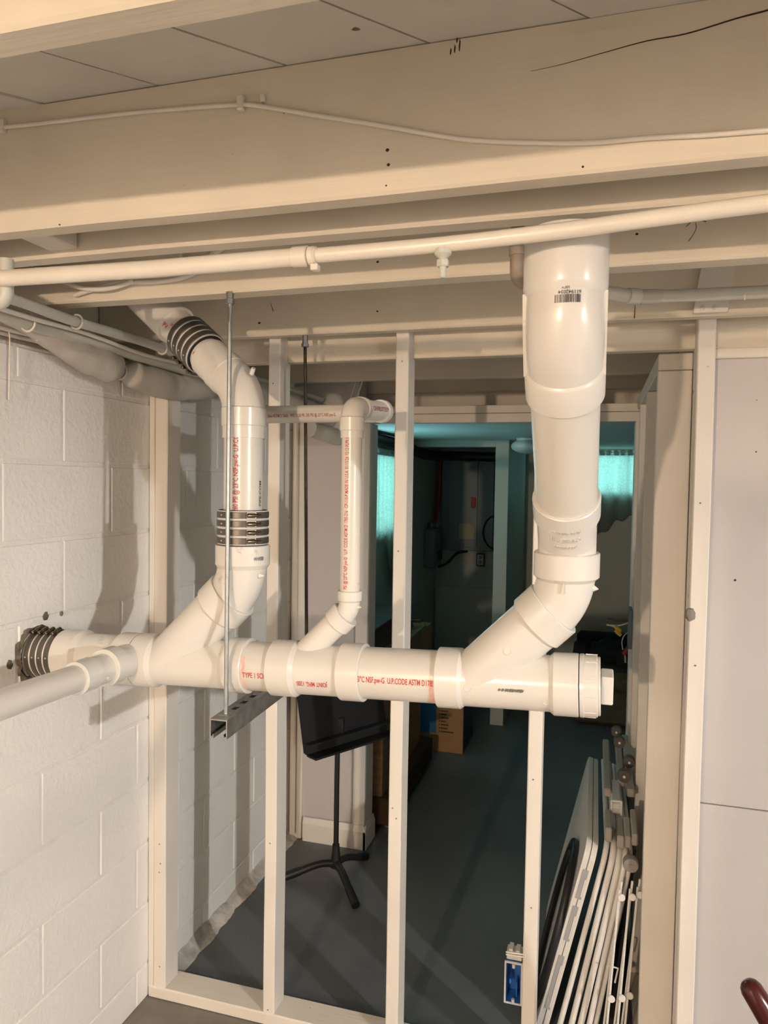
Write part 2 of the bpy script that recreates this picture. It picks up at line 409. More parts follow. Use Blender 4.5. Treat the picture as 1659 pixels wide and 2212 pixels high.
# crumbly hole where the drain leaves through the wall
mb = MB(); P = []; n = 40
for i, (rr, xx) in enumerate(((.058, -1.405), (.064, -1.397), (.069, -1.396), (.074, -1.402))):
    for j in range(n):
        a = 2*math.pi*j/n; q = noise.noise(V((math.cos(a)*2.2, math.sin(a)*2.2, i*.7)))*.016*(i/3)+noise.noise(V((math.cos(a)*7, math.sin(a)*7, i)))*.007
        bias = .014*max(0, math.sin(a))*max(0, -math.cos(a)+.3)*(i/3)
        P.append((xx+noise.noise(V((math.cos(a)*9, math.sin(a)*9, 3+i)))*.008, 1.57+(rr+q+bias)*math.cos(a), -.462+(rr+q+bias)*math.sin(a)))
F_ = [(i*n+j, i*n+(j+1) % n, (i+1)*n+(j+1) % n, (i+1)*n+j) for i in range(3) for j in range(n)]
obj('pipe_hole_rim', mb.add(P, F_), 'rubble', wl, 40)
for (yy, zz, s) in ((1.475, -.470, .011), (1.47, -.548, .006), (1.66, -.372, .006), (1.60, -.368, .011)):   # chips out of the paint
    obj('chipped_patch', MB().ball((WX-.0015, yy, zz), .003, s, s*1.2, 12, 8, lambda p: noise.noise(p*3)*.5), 'rubble', wl, 40)
# mortar cove at the foot of the wall
mb = MB(); P = []; ny = 90
for i in range(ny+1):
    yy = 2.16+(3.22-2.16)*i/ny; q = noise.noise(V((yy*9, 0, 0)))*.012+noise.noise(V((yy*31, 2, 0)))*.006
    P += [(WX-.01, yy, FLOOR-.01), (WX+.052+q, yy, FLOOR+.001), (WX+.024+q*.6, yy, FLOOR+.013), (WX-.002, yy, FLOOR+.032+q)]
obj('trim_1', mb.add(P, [(i*4+j, i*4+j+1, i*4+j+5, i*4+j+4) for i in range(ny) for j in range(3)]), 'cove', None, 50)['kind'] = 'structure'
# sill and rim above the block wall
struct('trim_2', MB().box(-1.58, -1.44, -3.6, 3.3, .336, .374, .003), 'study')
struct('trim_3', MB().box(-1.60, -1.555, -3.6, 3.3, .374, ZS), 'study')

# subfloor: diagonal boards
def clip(poly, f):
    out = []
    for i in range(len(poly)):
        a, b = poly[i], poly[(i+1) % len(poly)]; fa, fb = f(a), f(b)
        if fa >= 0: out.append(a)
        if (fa >= 0) != (fb >= 0): t = fa/(fa-fb); out.append((a[0]+(b[0]-a[0])*t, a[1]+(b[1]-a[1])*t))
    return out
ceil = struct('ceiling', MB().box(-1.6, 4.35, -3.7, 3.6, ZS+.022, ZS+.06), 'plank')
dx, dy = .677, .736; nx_, ny_ = .736, -.677; PW = .168; ph0 = -.708*.736-1.07*.677
for k in range(-24, 36):
    c0 = ph0-.0015+(k)*PW; c1 = c0+PW-.004
    poly = [(-1.55, -3.6), (4.25, -3.6), (4.25, 3.3), (-1.55, 3.3)]
    poly = clip(poly, lambda p: p[0]*nx_+p[1]*ny_-c0); 
    if len(poly) > 2: poly = clip(poly, lambda p: c1-(p[0]*nx_+p[1]*ny_))
    if len(poly) < 3: continue
    dz = random.uniform(-.0015, .0015)
    obj('plank', MB().prism([(p[0], p[1], ZS+dz) for p in poly], (0, 0, .021)), 'plank', ceil, 0)

# front room: rear and right walls (behind and beside the photographer), panelled stretch in view
struct('wall_back', MB().box(-1.6, 4.35, -3.7, -3.6, FLOOR, ZS), 'panel')
struct('wall_right', MB().box(4.25, 4.35, -3.6, 6.6, FLOOR, ZS), 'panel')
wp = struct('wall_far', MB().box(.262, 4.25, 2.153, 2.165, FLOOR, .36), 'study')
obj('panel', MB().box(.262, 1.47, 2.140, 2.1535, -.8655, .358, .0015), 'panel', wp, 0)
obj('panel', MB().box(.262, 1.47, 2.140, 2.1535, FLOOR, -.8685, .0015), 'panel', wp, 0)
obj('panel', MB().box(1.473, 4.25, 2.140, 2.1535, -.8655, .358, .0015), 'panel', wp, 0)
obj('panel', MB().box(1.473, 4.25, 2.140, 2.1535, FLOOR, -.8685, .0015), 'panel', wp, 0)
obj('cap_strip', MB().box(.287, 4.25, 2.118, 2.1395, .345, .372, .003), 'studx', wp, 0)
obj('nail_head', MB().lathe((.402, 2.140, .235), (0, -1, 0), [(0, .0018), (.001, .0018)], 10), 'foot', wp, 0)
obj('nail_head', MB().lathe((.365, 2.140, -.247), (0, -1, 0), [(0, .003), (.001, .003)], 10), 'rod_dark', wp, 0)
obj('nail_head', MB().lathe((.405, 2.140, .098), (0, -1, 0), [(0, .0022), (.001, .0022)], 10), 'rod_dark', wp, 0)

# ------------------------------------------------------------------ ceiling joists
def joist(y0, y1, label, z0=ZJ, z1=ZS-.001, x0=-1.55, x1=4.22, bow=0.0):
    mb = MB(); ns = 24; P = []
    c = .004
    prof = [(y0, z0+c), (y0+c, z0), (y1-c, z0), (y1, z0+c), (y1, z1), (y0, z1)]
    for i in range(ns+1):
        x = x0+(x1-x0)*i/ns; w = noise.noise(V((x*1.7, y0*5, 0)))*.0035; w2 = noise.noise(V((x*2.3, y0*5, 4)))*.0022
        P += [(x, p[0]+(w2 if k < 4 else 0), p[1]+(w if k < 4 else 0)) for k, p in enumerate(prof)]
    F_ = [(i*6+j, i*6+(j+1) % 6, (i+1)*6+(j+1) % 6, (i+1)*6+j) for i in range(ns) for j in range(6)]+[(5, 4, 3, 2, 1, 0), tuple(ns*6+j for j in range(6))]
    t = thing('ceiling_joist', label, 'joist', (0, (y0+y1)/2, z0), 'ceiling joists')
    obj('timber', mb.add(P, F_), 'joist', t, 30)
    return t
joist(-3.05, -3.01, 'painted ceiling joist by the rear wall')
joist(-2.52, -2.48, 'painted ceiling joist second from the rear wall')
joist(-1.83, -1.79, 'painted ceiling joist in front of the bare bulb')
joist(-1.31, -1.27, 'painted ceiling joist third behind the photographer')
joist(-.83, -.79, 'painted ceiling joist second behind the photographer')
joist(-.35, -.31, 'painted ceiling joist just behind the photographer')
joist(.110, .150, 'painted ceiling joist above the photographer')
joist(.592, .634, 'cream painted joist cutting off the top corner, nearest of all joists')
j1 = joist(1.070, 1.111, 'wide cream painted joist with a white cable stapled along its face')
j2 = joist(1.215, 1.258, 'cream painted joist right behind the cable joist, above the long painted water pipe')
j3 = joist(1.502, 1.556, 'cream painted joist with the zinc threaded rod hung under it', z0=.427)
j4 = joist(2.012, 2.052, 'cream painted joist carrying the dark threaded rod, in front of the stud tops')
joist(2.490, 2.530, 'cream painted joist first behind the notched wall beam')
joist(2.975, 3.015, 'cream painted joist second behind the notched wall beam')
joist(3.42, 3.46, 'cream painted joist farthest back above the doorway header')
# the crack and knots in the cable joist
mb = MB(); cp = [(-.105, .5865), (-.06, .590), (0, .5985), (.05, .605), (.1, .607), (.16, .617), (.20, .622), (.28, .634)]
cp = smoothpath([(x, 1.0695, z) for x, z in cp], 5)
obj('split', mb.tube(cp, [.0002+.0011*i/len(cp) for i in range(len(cp))], 6), 'wood_dark', j1, 0)
for (x, z, s) in ((-.315, .500, .0028), (-.313, .478, .0026), (-.03, .4455, .0018), (-.316, .4475, .0015), (-.905, .4385, .0015)):
    obj('nail_hole', MB().ball((x, 1.0695, z), s, .0012, s*.9, 10, 6), 'wood_dark', j1, 0)
for dxx, dzz, hh in ((0, 0, .006), (.007, .004, .009), (-.006, -.003, .005), (.003, .012, .004)):
    obj('torn_grain', MB().ball((-.215+dxx, 1.0699, .634+dzz), .0012, .0006, hh, 8, 6, lambda p: noise.noise(p*4)*.6), 'wood_dark', j1, 0)
for (x, z, s, par, yf) in ((.060, .505, .004, j3, 1.5012), (.062, .487, .003, j3, 1.5012), (-.46, .470, .003, j3, 1.5012), (-.985, .474, .004, j4, 2.0115), (-.615, .49, .003, j4, 2.0115)):
    obj('nail_hole', MB().ball((x, yf, z), s, .0012, s*.8, 10, 6), 'wood_dark', par, 0)
obj('knot', MB().tube(smoothpath([(.155, 1.5013, .466), (.163, 1.5013, .478), (.168, 1.5013, .49), (.166, 1.5013, .50)], 4), [.0006]*13, 6), 'wood_dark', j3, 0)
obj('knot', MB().tube(smoothpath([(.15, 1.5013, .494), (.165, 1.5013, .505), (.185, 1.5013, .500)], 4), [.0007]*9, 6), 'wood_dark', j3, 0)
obj('split', MB().tube([(.083, 2.0115, .437), (.084, 2.0115, .475)], [.0012, .0004], 6), 'wood_dark', j4, 0)
obj('split', MB().tube([(-.95, 2.0115, .535), (-.94, 2.0115, .507)], [.0003, .0011], 6), 'wood_dark', j4, 0)
# short blocking between the cable joist and the one behind it
single('joist_blocking', MB().box(-1.05, -.985, 1.112, 1.2145, .447, .64, .003), 'study', 'short cream wooden block wedged between two joists near the block wall', 'blocking')
# cleat over the wall post
cl = thing('wood_cleat', 'short cream board with two bolt heads on the joist above the panel wall', 'cleat', (.265, 1.995, .44))
obj('board', MB().prism([(.222, 2.0105, .4385), (.301, 2.0105, .4385), (.330, 2.0105, .640), (.250, 2.0105, .640)], (0, -.021, 0)), 'stud', cl, 0)
for x in (.243, .271): obj('bolt_head', MB().lathe((x, 1.9895, .450), (0, -1, 0), [(0, .006), (.0015, .006), (.003, .003)], 14), 'pipe_grey', cl)

# ------------------------------------------------------------------ stud wall
def stud(x0, label, w=.039, y0=2.063, y1=2.139, z1=.50, z0=FLOOR+.040, notch=True, name='wall_stud'):
    t = thing(name, label, 'stud', (x0+w/2, (y0+y1)/2, z0), 'open wall studs')
    mb = MB(); ns = 26; P = []; c = .003
    def ring(z, yb):
        w1 = noise.noise(V((z*1.4, x0*7, 0)))*.0028; w2 = noise.noise(V((z*1.9, x0*7, 5)))*.0022
        return [(x0+c+w1, y0+w2, z), (x0+w-c+w1, y0+w2, z), (x0+w+w1, y0+c+w2, z), (x0+w+w1, yb+w2, z), (x0+w1, yb+w2, z), (x0+w1, y0+c+w2, z)]
    zs = [z0+(z1-z0)*i/ns for i in range(ns+1)]
    if notch: zs = sorted([z for z in zs if abs(z-.37) > .02]+[.3695, .3705])
    for z in zs: P += ring(z, 2.117 if (notch and z > .37) else y1)
    k = len(zs)
    F_ = [(i*6+j, i*6+(j+1) % 6, (i+1)*6+(j+1) % 6, (i+1)*6+j) for i in range(k-1) for j in range(6)]+[(5, 4, 3, 2, 1, 0), tuple((k-1)*6+j for j in range(6))]
    obj('timber', mb.add(P, F_), 'stud', t, 30)
    return t
S0 = stud(-1.379, 'cream painted stud standing against the block wall, end of the open stud row', w=.046)
S1 = stud(-.978, 'cream painted wall stud behind the smaller white drain riser')
S2 = stud(-.572, 'cream painted wall stud directly behind the thin white vent pipe run, centre of the bay')
S3 = stud(-.167, 'cream painted wall stud ending at the blue electrical box, behind the big drain riser')
S4 = stud(.243, 'cream painted stud at the edge of the white wall panel', w=.044)
for par, pts in ((S0, ((-1.356, -1.205), (-1.352, -1.27), (-1.357, -1.30), (-1.354, -1.62))), (S1, ((-.958, -1.14), (-.962, .30), (-.96, -1.68))), (S2, ((-.553, .355), (-.555, -.20), (-.548, -1.0), (-.56, -.97))), (S3, ((-.15, -.83), (-.147, -1.2), (-.151, -1.55))), (S4, ((.27, .315), (.262, -.04), (.263, -.47)))):
    for x, z in pts: obj('nail_dent', MB().ball((x, 2.0625, z), .0026, .0010, .0024, 10, 6), 'foot' if z != .315 else 'pipe_grey', par, 0)
obj('foam_blob', MB().ball((.246, 2.062, -.335), .013, .010, .017, 16, 10, lambda p: noise.noise(p*3)*.25), 'foot', S4)
single('scribe_batten', MB().box(-1.3995, -1.3795, 2.063, 2.10, FLOOR+.03, .40, .003), 'stud', 'thin cream batten filling the gap between block wall and first stud', 'batten')
single('bottom_plate', MB().box(-1.397, .30, 2.060, 2.158, FLOOR, FLOOR+.0395, .004), 'studx', 'cream painted bottom plate under the open stud row', 'plate')
nb = thing('notched_beam', 'cream painted beam let into the backs of the wall studs', 'beam', (.5, 2.14, .372))
obj('timber', MB().box(-1.52, 4.22, 2.118, 2.160, .372, .60, .003), 'joist', nb, 0)
# electrical box on the stud
eb = thing('electrical_box', 'open blue plastic electrical box nailed to a stud', 'electrical box', (-.19, 2.09, -1.50))
mb = MB()
mb.box(-.216, -.213, 2.068, 2.128, -1.492, -1.372).box(-.172, -.169, 2.068, 2.128, -1.492, -1.372).box(-.213, -.172, 2.068, 2.128, -1.492, -1.489).box(-.213, -.172, 2.068, 2.128, -1.375, -1.372).box(-.213, -.172, 2.1245, 2.128, -1.489, -1.375)
obj('shell', mb, 'blue', eb, 0)
mb = MB(); 
mb.box(-.2185, -.2135, 2.064, 2.0705, -1.494, -1.370, .001).box(-.1715, -.1675, 2.064, 2.0705, -1.494, -1.370, .001).box(-.2135, -.1715, 2.064, 2.0705, -1.494, -1.489, .001).box(-.2135, -.1715, 2.064, 2.0705, -1.375, -1.370, .001)
mb.tube([(-.1925, 2.066, -1.375), (-.1925, 2.066, -1.386)], .0045, 12).tube([(-.1925, 2.066, -1.489), (-.1925, 2.066, -1.478)], .0045, 12)
obj('flange', mb, 'grey_plastic', eb)
obj('nail_bracket', MB().box(-.214, -.170, 2.074, 2.108, -1.370, -1.345, .002).box(-.208, -.196, 2.074, 2.108, -1.345, -1.338, .001).box(-.188, -.176, 2.074, 2.108, -1.345, -1.340, .001), 'grey_plastic', eb)
for z in (-1.347, -1.354): obj('nail', MB().tube([(-.216, 2.071, z), (-.166, 2.071, z+.002)], .0022, 8), 'white_metal', eb)
obj('divider', MB().box(-.205, -.199, 2.072, 2.123, -1.440, -1.425, .001).box(-.187, -.183, 2.090, 2.124, -1.489, -1.445, .001), 'blue', eb, 0)

# ------------------------------------------------------------------ side partition and doorway header behind the stud wall
PX0, PX1 = .156, .245
for k, (y, lab) in enumerate(((2.165, 'wide cream stud face beside the panel wall, first of the side partition'), (2.62, 'cream partition stud second from the front, seen edge on'), (3.02, 'cream partition stud third from the front, beside the doorway header'))):
    t = thing('partition_stud', lab, 'stud', ((PX0+PX1)/2, y, FLOOR+.04), 'side partition studs')
    obj('timber', MB().box(PX0, PX1, y, y+.039, FLOOR+.039, .3225, .0025), 'stud', t, 0)
single('partition_top_plate', MB().box(PX0, PX1+.001, 2.165, 3.24, .324, .3705, .003), 'study', 'cream top plate sloping away over the side partition studs', 'plate')
single('partition_bottom_plate', MB().box(PX0, PX1+.001, 2.165, 3.24, FLOOR, FLOOR+.038, .003), 'study', 'cream plate on the floor under the side partition studs', 'plate')
struct('wall_partition', MB().box(PX1+.002, PX1+.014, 2.166, 3.30, FLOOR, .44), 'panel')
hd = thing('doorway_header', 'cream double header board across the rear doorway', 'header', (-.43, 3.27, .276))
obj('board', MB().box(-1.40, .245, 3.245, 3.29, .276, .316, .002), 'studx', hd, 0)
obj('board', MB().box(-1.40, .245, 3.243, 3.29, .3175, .352, .002), 'studx', hd, 0)
struct('wall_over_header', MB().box(-1.6, 4.3, 3.47, 3.56, .3605, ZS+.02), 'study')
struct('trim_4', MB().box(PX0-.004, PX1, 3.245, 3.36, FLOOR, .276, .002), 'stud')
# stub wall with baseboard beside the doorway
sw = struct('wall_stub', MB().box(WX+.003, -1.07, 3.232, 3.345, FLOOR, .60), 'panel')
obj('corner_board', MB().box(-1.072, -1.012, 3.222, 3.352, FLOOR, .276, .003), 'stud', sw, 0)
obj('edge_board', MB().box(-1.392, -1.330, 3.218, 3.233, FLOOR, .45, .002), 'stud', sw, 0)
mb = MB()
def base_prof(t): return [(0, FLOOR), (t, FLOOR), (t, FLOOR+.085), (t*.55, FLOOR+.104), (t*.4, FLOOR+.112), (0, FLOOR+.112)]
mb.prism([(-1.318, 3.222-a, z) for a, z in base_prof(.018)], (.318, 0, 0))
obj('baseboard_1', mb, 'stud', None, 0)['kind'] = 'structure'
mb = MB().prism([(-1.012+a, 3.204, z) for a, z in base_prof(.014)], (0, .152, 0))
obj('baseboard_2', mb, 'stud', None, 0)['kind'] = 'structure'
single('corner_conduit', MB().tube([(-1.368, 3.195, FLOOR+.035), (-1.372, 3.2, .36)], .014, 14), 'pipe_paint', 'thin cream pipe running down the block wall beside the stub wall', 'pipe')

# ------------------------------------------------------------------ back room
struct('ceiling_back', MB().box(-1.6, 4.3, 3.292, 6.7, .318, .345), 'drywall_ceiling')
struct('wall_end', MB().box(-1.6, 4.3, 6.5, 6.62, FLOOR, .36), 'wall')
struct('wall_side', MB().box(-1.403, -1.396, 3.35, 6.5, FLOOR, .318), 'wall')
# closet around the electric panel
cw = struct('wall_closet', MB().box(-.695, -.60, 5.2, 6.5, FLOOR, .318, .002), 'wall')
struct('trim_5', MB().box(-1.39, -.695, 5.2, 5.29, .268, .318, .002), 'wall')
# windows with daylight behind
def window(name, frame, pane):
    o = struct(name, frame, 'white_metal'); obj('pane', pane, 'pane', o, 0); return o
mb = MB(); a, b, z0, z1, x = 3.98, 4.90, -.32, .180, -1.396
mb.box(x, x+.022, a-.035, b+.035, z1, z1+.035, .002).box(x, x+.022, a-.035, b+.035, z0-.035, z0, .002).box(x, x+.022, a-.035, a, z0, z1, .002).box(x, x+.022, b, b+.035, z0, z1, .002).box(x, x+.018, (a+b)/2-.012, (a+b)/2+.012, z0, z1, .002)
window('window_1', mb, MB().box(x+.001, x+.006, a, b, z0, z1))
mb = MB(); a, b, z0, z1, y = -.22, .72, -.058, .265, 6.5
mb.box(a-.035, b+.035, y-.022, y, z1, z1+.035, .002).box(a-.035, b+.035, y-.022, y, z0-.035, z0, .002).box(a-.035, a, y-.022, y, z0, z1, .002).box(b, b+.035, y-.022, y, z0, z1, .002).box((a+b)/2-.012, (a+b)/2+.012, y-.018, y, z0, z1, .002)
window('window_2', mb, MB().box(a, b, y-.006, y-.001, z0, z1))
def curtain(name, label, p0, ex, w, ztop, zbot, amp, nrm, waves, hem):
    t = thing(name, label, 'curtain', V(p0)+V((0, 0, zbot(0))), 'lace curtains')
    nu, nv = 60, 24; P = []; ex = V(ex); nrm = V(nrm)
    for i in range(nu+1):
        u = i/nu; zb = zbot(u)
        for j in range(nv+1):
            v = j/nv; z = ztop+(zb-ztop)*v
            d = amp*math.sin(u*waves*2*math.pi+.6*math.sin(v*3))*(.55+.45*v)+.004*noise.noise(V((u*9, v*5, 0)))
            P.append(V(p0)+ex*(w*u*(1-hem*v*(1-u)*0))+nrm*d+V((0, 0, z)))
    F_ = [(i*(nv+1)+j, (i+1)*(nv+1)+j, (i+1)*(nv+1)+j+1, i*(nv+1)+j+1) for i in range(nu) for j in range(nv)]
    c = obj('cloth', MB().add(P, F_), 'curtain', t, 60)
    sm = c.modifiers.new('thickness', 'SOLIDIFY'); sm.thickness = .0012
    P = []
    for i in range(nu+1):
        u = i/nu
        for j in range(5):
            q = j/4; P.append(V(p0)+ex*(w*u)+nrm*(amp*1.5*math.sin(u*waves*4*math.pi)+.012*math.sin(q*math.pi))+V((0, 0, ztop+.035-.045*q)))
    F_ = [(i*5+j, (i+1)*5+j, (i+1)*5+j+1, i*5+j+1) for i in range(nu) for j in range(4)]
    c2 = obj('ruffle_heading', MB().add(P, F_), 'curtain', t, 60); sm = c2.modifiers.new('thickness', 'SOLIDIFY'); sm.thickness = .0012
    obj('curtain_rod', MB().tube([V(p0)+ex*(-.03)+V((0, 0, ztop+.012)), V(p0)+ex*(w+.03)+V((0, 0, ztop+.012))], .006, 10), 'white_metal', t)
    return t
curtain('lace_curtain', 'backlit lace curtain with long scalloped hem on the block wall side window', (-1.345, 4.36, 0), (0, 1, 0), .64, .190, lambda u: -.365-.46*max(0, (u-.42)/.58)**1.2+.03*math.sin(u*40)+(.0 if u < .42 else .05*math.sin(u*60)), .016, (1, 0, 0), 7, 0)
curtain('lace_curtain', 'backlit lace curtain on the end wall beside the big drain riser', (-.26, 6.445, 0), (1, 0, 0), 1.02, .272, lambda u: -.36-.10*math.sin(u*9)+.02*math.sin(u*50), .016, (0, -1, 0), 9, 0)
# black wrapped duct along the ceiling
mb = MB(); pp = smoothpath([(-1.33, 3.36, .268), (-1.33, 3.9, .272), (-1.32, 4.5, .268), (-1.30, 5.1, .250), (-1.27, 5.6, .225), (-1.10, 5.95, .23), (-.72, 6.0, .225)], 8)
single('wrapped_duct', mb.tube(pp, [.040+.006*noise.noise(V((i*.7, 0, 0))) for i in range(len(pp))], 14), 'black', 'thick black wrapped duct along the back room ceiling above the lace window', 'duct', smooth=60)
# electric panel and its neighbours
ep = thing('breaker_panel', 'grey breaker panel cabinet in the dark closet', 'breaker panel', (-1.10, 6.46, -.59))
obj('cabinet', MB().box(-1.335, -.865, 6.42, 6.50, -.592, .252, .004), 'panel_steel', ep, 0)
obj('door', MB().box(-1.267, -1.006, 6.405, 6.42, -.56, .215, .003), 'panel_steel', ep, 0)
obj('latch', MB().box(-1.062, -1.020, 6.397, 6.405, -.21, -.115, .003), 'red_cable', ep, 0)
obj('paper_label', MB().prism([(-1.166, 6.404, -.485), (-1.03, 6.404, -.485), (-1.03, 6.404, -.39), (-1.06, 6.404, -.352), (-1.166, 6.404, -.352)], (0, -.001, 0)), 'label_paper', ep, 0)
single('backing_board', MB().box(-1.385, -.72, 6.470, 6.499, -1.60, -.925, .003), 'wall', 'grey painted board under the breaker panel', 'board')
dsb = thing('disconnect_box', 'grey switch box on the wall beside the breaker panel', 'switch box', (-1.34, 6.17, -.70))
obj('body', MB().box(-1.395, -1.30, 6.02, 6.30, -.715, -.385, .006), 'panel_steel', dsb, 0)
obj('hub', MB().lathe((-1.35, 6.10, -.385), (0, 0, 1), [(0, .03), (.05, .03)], 14), 'panel_steel', dsb)
obj('switch_cover', MB().box(-1.299, -1.285, 6.14, 6.26, -.66, -.58, .003), 'black', dsb, 0)
mb = MB().tube(smoothpath([(-1.352, 6.46, .25), (-1.355, 6.43, 0), (-1.36, 6.40, -.2), (-1.365, 6.26, -.384)], 6), .014, 10).tube(smoothpath([(-1.352, 6.42, .25), (-1.352, 6.40, .0), (-1.352, 6.36, -.22), (-1.362, 6.24, -.384)], 6), .014, 10)
single('red_cable', mb, 'red_cable', 'pair of red sheathed cables beside the breaker panel', 'cable')
single('black_cable', MB().tube(smoothpath([(-1.30, 6.2, -.72), (-1.25, 6.3, -.70), (-1.18, 6.4, -.62), (-1.10, 6.46, -.60)], 6), .012, 10), 'black', 'black cable curving under the switch box', 'cable')
mb = MB(); pp = [(-.83+.12*math.cos(a), 6.40, -.42+.15*math.sin(a)) for a in [i*2*math.pi/28 for i in range(29)]]
single('coiled_cable', mb.tube(pp, .007, 8, False), 'black', 'loop of black cable hanging at the closet jamb', 'cable')
ol = thing('outlet', 'dark rimmed power outlet below the breaker panel', 'outlet', (-.976, 6.46, -.73))
obj('box', MB().box(-1.014, -.938, 6.44, 6.4695, -.728, -.612, .004), 'knob', ol, 0)
obj('cover', MB().box(-1.002, -.950, 6.434, 6.44, -.715, -.625, .004), 'grey_plastic', ol, 0)
for z in (-.648, -.692): obj('socket', MB().lathe((-.976, 6.434, z), (0, -1, 0), [(0, .017), (.002, .016)], 16), 'foot', ol)
# opal globe on the back ceiling
gl = thing('ceiling_globe', 'round white opal ceiling lamp, switched off, in the back room', 'ceiling lamp', (-.45, 5.0, .21))
obj('globe', MB().ball((-.45, 5.0, .262), .115, .115, .052, 24, 14), 'globe', gl, 60)
obj('canopy', MB().lathe((-.45, 5.0, .295), (0, 0, 1), [(0, .075), (.02, .08)], 24), 'white_metal', gl)
# brown wooden cabinet on casters
cb = thing('wooden_cabinet', 'brown wooden cabinet on casters standing behind the stub wall', 'cabinet', (-1.17, 3.83, FLOOR))
obj('body', MB().box(-1.39, -.985, 3.42, 4.25, FLOOR+.13, -.875, .006), 'wood_brown', cb, 0)
obj('plinth', MB().box(-1.39, -.93, 3.40, 4.34, FLOOR+.035, FLOOR+.17, .006), 'wood_dark', cb, 0)
obj('top_board', MB().box(-1.39, -.965, 3.39, 4.28, -.875, -.845, .008), 'wood_brown', cb, 0)
obj('lid', MB().prism([(-1.36, 3.42, -.845), (-1.02, 3.42, -.845), (-1.07, 3.42, -.745), (-1.36, 3.42, -.745)], (0, .75, 0)), 'wood_dark', cb, 0)
obj('lid_moulding', MB().box(-1.37, -1.04, 3.405, 4.19, -.745, -.730, .004), 'wood_dark', cb, 0)
for y in (3.47, 4.28): obj('caster', MB().lathe((-.965, y-.012, FLOOR+.02), (0, 1, 0), [(0, .019), (.004, .02), (.02, .02), (.024, .019)], 16), 'galv', cb)
# cardboard boxes
bx = thing('moving_box', 'brown and blue printed cardboard moving box on the back room floor', 'cardboard box', (-.92, 4.75, FLOOR))
obj('carton', MB().box(-1.075, -.778, 4.56, 4.95, FLOOR, -1.34, .003), 'card', bx, 0)
obj('blue_print', MB().box(-1.076, -.955, 4.5585, 4.5598, FLOOR+.12, -1.341), 'card_blue', bx, 0)
obj('navy_side', MB().box(-.7785, -.777, 4.562, 4.948, FLOOR+.002, -1.341), 'card_navy', bx, 0)
for k in range(11):
    w = (.05, .045, .06, .058, .048, .036, .052, .034, .05, .046, .085)[k]
    obj('printed_line', MB().box(-.925, -.925+w, 4.5588, 4.5598, -1.375-k*.0225, -1.367-k*.0225), 'print', bx, 0)
    obj('printed_tick', MB().box(-.937, -.930, 4.5588, 4.5598, -1.376-k*.0225, -1.367-k*.0225), 'print', bx, 0)
b2 = thing('storage_carton', 'dark brown carton behind the cabinet beside the moving box', 'cardboard box', (-1.14, 4.75, FLOOR))
obj('carton', MB().box(-1.25, -1.09, 4.70, 5.0, FLOOR, -.98, .004), 'card', b2, 0)
obj('flap', MB().prism([(-1.25, 4.70, -.98), (-1.09, 4.70, -.98), (-1.09, 4.64, -.90), (-1.25, 4.64, -.90)], (0, .003, .002)), 'card', b2, 0)
# armchair with clothes piled on it
ac = thing('armchair', 'dark olive upholstered armchair at the far end of the back room', 'armchair', (.25, 5.75, FLOOR))
obj('seat_base', MB().box(-.12, .62, 5.40, 6.05, FLOOR+.02, FLOOR+.26, .02), 'olive_cloth', ac)
obj('seat_cushion', MB().box(-.02, .52, 5.38, 5.98, FLOOR+.26, FLOOR+.40, .03), 'olive_cloth', ac)
obj('arm', MB().box(-.14, -.02, 5.40, 6.05, FLOOR+.26, FLOOR+.50, .03), 'black_cloth', ac)
obj('arm', MB().box(.52, .64, 5.40, 6.05, FLOOR+.26, FLOOR+.50, .03), 'olive_cloth', ac)
obj('back', MB().box(-.12, .62, 5.99, 6.12, FLOOR+.26, FLOOR+.56, .03), 'black_cloth', ac)
single('clothes_pile', MB().ball((.14, 5.68, -1.232), .15, .15, .085, 20, 12, lambda p: noise.noise(p*2.2)*.35), 'black_cloth', 'heap of black clothes on the olive armchair', 'clothes', smooth=60)
sb = thing('sport_shoe_bag', 'black bag with a pale strap lying on the clothes heap', 'bag', (.22, 5.47, -1.31))
obj('bag', MB().ball((.225, 5.47, -1.235), .06, .055, .075, 18, 12, lambda p: noise.noise(p*2.5+V((4, 0, 0)))*.3), 'black_cloth', sb, 60)
obj('strap', MB().tube(smoothpath([(.225, 5.41, -1.19), (.228, 5.408, -1.22), (.23, 5.41, -1.25)], 4), .006, 8), 'label_paper', sb)
single('folded_cloth', MB().box(.31, .40, 5.43, 5.52, -1.325, -1.28, .012), 'teal_cloth', 'dull teal folded cloth beside the black clothes heap', 'cloth')
single('red_tube', MB().tube([(.215, 5.36, -1.18), (.31, 5.36, -1.03)], .018, 12), 'red_cable', 'red tube leaning in the corner above the armchair', 'tube')
# loose wires at the partition
lw = thing('loose_wires', 'loose wires with two yellow wire nuts poking from the side partition', 'wires', (.12, 3.15, -.62))
obj('wire', MB().tube(smoothpath([(.156, 3.16, -.548), (.12, 3.15, -.556), (.085, 3.14, -.553), (.058, 3.13, -.545)], 5), .0035, 8), 'knob', lw)
obj('wire', MB().tube(smoothpath([(.156, 3.16, -.556), (.11, 3.14, -.572), (.075, 3.14, -.575), (.055, 3.14, -.574)], 5), .0035, 8), 'cable', lw)
obj('wire', MB().tube(smoothpath([(.075, 3.14, -.576), (.09, 3.14, -.583), (.10, 3.14, -.592)], 5), .003, 8), 'cable', lw)
obj('wire_nut', MB().lathe((.088, 3.135, -.578), (.7, 0, -.5), [(0, .006), (.012, .009), (.03, .007)], 12), 'yellow', lw)
obj('wire_nut', MB().lathe((.090, 3.137, -.594), (.7, 0, -.6), [(0, .006), (.012, .009), (.03, .007)], 12), 'yellow', lw)
obj('wire', MB().tube(smoothpath([(.156, 3.17, -.60), (.13, 3.15, -.61), (.118, 3.15, -.64), (.122, 3.15, -.675)], 5), .002, 8), 'cable', lw)
